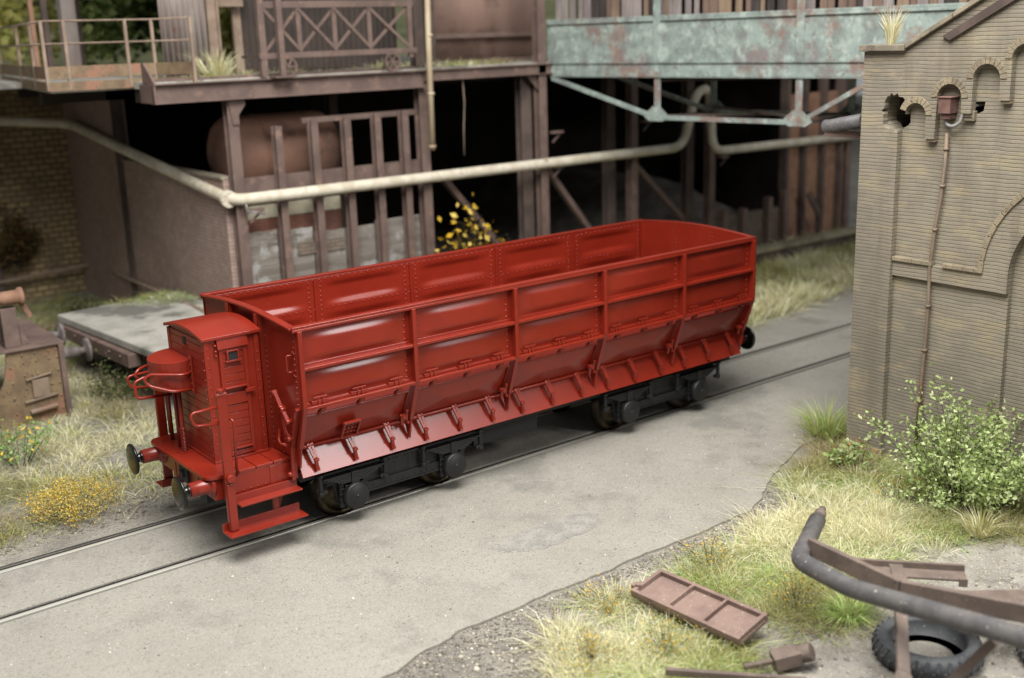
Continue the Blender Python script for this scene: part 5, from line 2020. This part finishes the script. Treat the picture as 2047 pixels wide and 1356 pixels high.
bush('climbing_plant', 'dry rust-brown creeper hanging on the stone wall at far left', (q.x, 18.1, 1.0), 40, 1.9, .9, 40, .12, np.array([srgb(104, 80, 50), srgb(84, 66, 42), srgb(74, 72, 44)]), 36, .012, 'creeper')
for i, (px_, py_, h_, lab) in enumerate(((225, 800, .95, 'brown withered weeds under the platform bumper beam'), (300, 790, .8, 'dull green weeds below the platform edge beside the cab'), (170, 640, .8, 'dark green weeds between stone wall and rusty wagon'))):
    q = P(px_, py_, z=-.05)
    bush('tall_weeds', lab, q, 34, h_, .75, 22, .06, (np.concatenate([DRY * .6, DG]) if i == 0 else DG), 40 + i, .006, 'weeds')
for i, (px_, py_, h_, lab) in enumerate(((1418, 1130, .34, 'small yellow-flowered herb left of the black tube'), (520, 0, 0, ''), (1215, 1215, .22, 'low yellow-flowered herb by the left end of the hatch panel'), (1590, 1215, .36, 'grey-green herb with yellow specks right of the hatch panel'), (1800, 1010, .5, 'ochre-flowered herb in front of the leafy bush'), (1330, 1300, .3, 'grey-green yellow-specked herb below the hatch panel'), (1180, 1330, .26, 'olive yellow-specked herb at the bottom edge of the grass'), (820, 0, 0, ''))):
    if not lab: continue
    q = P(px_, py_, z=-.05)
    bush('wild_herb', lab, q, 40, h_ * 1.35, .42, 18, .024, np.array([srgb(150, 156, 122), srgb(130, 138, 102), srgb(164, 164, 116)]), 60 + i, .003, 'herb', (6, .028, YL * np.array([.95, .92, .8])))

def dirt_sheet():
    pl_ = inpoly([(1480, 1420), (1560, 1300), (1660, 1262), (1740, 1225), (1800, 1160), (1890, 1098), (2000, 1070), (2150, 1060), (2250, 1420)])
    loop = ragged(pl_ + pl_[:1], .03)[:-1]
    mb = MB()
    mb.prism(loop, lambda a, b: (a, b, -.10), lambda a, b: (a, b, -.034))
    tag(mb.build('bare_dirt', DIRT), kind='structure')


dirt_sheet()
# ------------------------------------------------------------------ woodland above and behind the hall
tr_ = MB()
tr_.grid(lambda u, v: (-30 + 110 * u, 24 + 50 * v, 5.8 + 10 * v * v + .3 * math.sin(u * 40) * math.sin(v * 20)), 60, 30)
tag(tr_.build('wooded_hill', HILLG, recalc=False), kind='structure')


def tree(label, loc, h, rad, pal, seed, n=2600, trunk=.16, ls=.34):
    g_ = np.random.default_rng(seed)
    t = thing('tree', label, 'tree', loc, 'trees beyond the gallery')
    m_ = MB()
    x, y, z = loc
    m_.tube([(x, y, z - .2), (x + .1, y, z + h * .3), (x - .1, y + .1, z + h * .6), (x, y, z + h)], [trunk, trunk * .8, trunk * .5, trunk * .15], 7)
    cl = []
    for k in range(16):
        a = g_.uniform(0, 6.28); zz = h * g_.uniform(.12, 1.0); r = rad * g_.uniform(.3, .9) * (1 - .4 * zz / h)
        c = np.array([math.cos(a) * r, math.sin(a) * r, zz])
        m_.tube([(x, y, z + zz * .75), tuple(np.array(loc) + c)], [trunk * .35, trunk * .08], 4, False)
        cl.append((c, rad * g_.uniform(.3, .55)))
    m_.build('trunk', BARK, t)
    cs = []
    for c, r in cl:
        q = g_.normal(0, .5, (n // 16, 3)) * r
        cs.append(c + q)
    leaves('crown', np.concatenate(cs), ls, pal * g_.uniform(.8, 1.2), seed, t)


MG = np.array([srgb(146, 160, 100), srgb(120, 138, 82), srgb(168, 176, 112), srgb(96, 114, 66)])
YG = np.array([srgb(198, 194, 118), srgb(172, 178, 108), srgb(210, 202, 136)])
for i, (x, y, h, r, pal, lab) in enumerate((
        (-.5, 21, 6, 1.9, MG, 'mid green tree behind the left end of the gallery rail'),
        (2.0, 25, 7, 2.6, YG, 'yellow-green tree far behind the two grey posts'),
        (4.3, 19, 5.5, 1.6, MG, 'mid green tree right of the grey posts'),
        (5.6, 24, 7, 2.6, YG, 'yellow-green tree behind the middle of the gallery'),
        (7.0, 18, 5, 1.6, DG, 'dark green tree left of the corrugated shed'),
        (9.0, 24, 7, 2.8, MG, 'mid green tree behind the corrugated shed'),
        (-3.5, 26, 8, 3.2, DG, 'dark green tree at the far upper left'),
        (7.4, 15.2, 4, 1.3, YG, 'yellow-green bushy tree seen through the shed doorway'),
        (1.0, 30, 9, 3.5, MG, 'tall mid green tree at the back of the wood'),
        (12, 30, 9, 3.5, MG, 'tall green tree behind the brown corrugated wall'))):
    tree(lab, (x, y, 6.0), h, r, pal, 80 + i)
for i, (px_, wd_, y_, m_, lab) in enumerate(((137, .36, 16.0, CORRG, 'wide pale grey steel post behind the gallery rail'), (92, .14, 15.0, SOOT, 'dark thin post at the left behind the gallery rail'), (66, .1, 14.0, RUSTO, 'thin orange-rust post at the far left above the gallery'), (160, .1, 17, SOOT, 'black thin post just right of the pale grey post'))):
    x_ = P(px_, 60, y=y_).x
    t = MB()
    t.box(x_ - wd_ / 2, x_ + wd_ / 2, y_ - wd_ / 2, y_ + wd_ / 2, 6.03, 11)
    tag(t.build('steel_post', m_, loc=(x_, y_, 6.03), bevel=.01), lab, 'post', 'posts behind the gallery')

# ------------------------------------------------------------------ loose stones and grit
def grit(name, label, n, regions, size, pal, seed):
    g_ = np.random.default_rng(seed)
    oc = np.array([(1, 0, 0), (-1, 0, 0), (0, 1, 0), (0, -1, 0), (0, 0, 1), (0, 0, -1)], float)
    of = np.array([(0, 2, 4), (2, 1, 4), (1, 3, 4), (3, 0, 4), (2, 0, 5), (1, 2, 5), (3, 1, 5), (0, 3, 5)])
    pts = []
    for poly, z, k in regions:
        xs, ys = [p[0] for p in poly], [p[1] for p in poly]
        q = np.stack([g_.uniform(min(xs), max(xs), k * 3), g_.uniform(min(ys), max(ys), k * 3)], 1)
        q = q[pip(poly, q)][:k]
        pts.append(np.concatenate([q, np.full((len(q), 1), z)], 1))
    c = np.concatenate(pts)
    n = len(c)
    s_ = size * g_.gamma(1.6, .6, (n, 1))
    v = (c[:, None] + oc[None] * (s_ * g_.uniform(.6, 1.3, (n, 3)))[:, None] * np.array([1, 1, .6])).reshape(-1, 3)
    f = (np.arange(n)[:, None, None] * 6 + of[None]).ravel()
    lc = np.full(n * 8, 3)
    cc = pal[g_.integers(0, len(pal), n)] * g_.uniform(.75, 1.2, (n, 1))
    return tag(col_mesh(name, v, f, lc, np.repeat(cc, 6, 0), STONEV), label, 'gravel', kind='stuff')


GP_ = np.array([srgb(146, 138, 124), srgb(120, 113, 103), srgb(172, 164, 148), srgb(100, 93, 86)])
rgrav = inpoly([(760, 1356), (890, 1270), (1200, 1150), (1510, 1015), (1560, 940), (1620, 905), (1560, 1010), (1400, 1100), (1200, 1170), (1100, 1240), (1130, 1390), (740, 1390)])
dirt_ = None
dirt = inpoly([(1500, 1400), (1560, 1280), (1740, 1240), (1880, 1110), (2090, 1070), (2150, 1400)])
grit('gravel', 'loose grey grit on the cinder strips and bare dirt', 0, [([(-8, 1.2), (1.5, 1.3), (1.5, 2.2), (-8, 1.9)], -.042, 4200), (rgrav, -.042, 12000), (dirt, -.034, 2600)], .0095, GP_, 91)
yard = inpoly([(0, 1356), (0, 1275), (700, 1075), (1500, 800), (1640, 860), (1540, 960), (1480, 1010), (880, 1270), (700, 1356)])
grit('grit', 'fine pale and dark grit specks scattered on the concrete paving', 0, [(yard, -.004, 1500)], .0055, np.array([srgb(196, 190, 176), srgb(120, 112, 100), srgb(100, 94, 86), srgb(210, 206, 196)]), 92)
grit('chips', 'a few white chips on the gravel and paving', 0, [(rgrav, -.04, 26), (dirt, -.04, 8), (yard, .0, 6)], .015, np.array([srgb(226, 224, 216)]), 93)
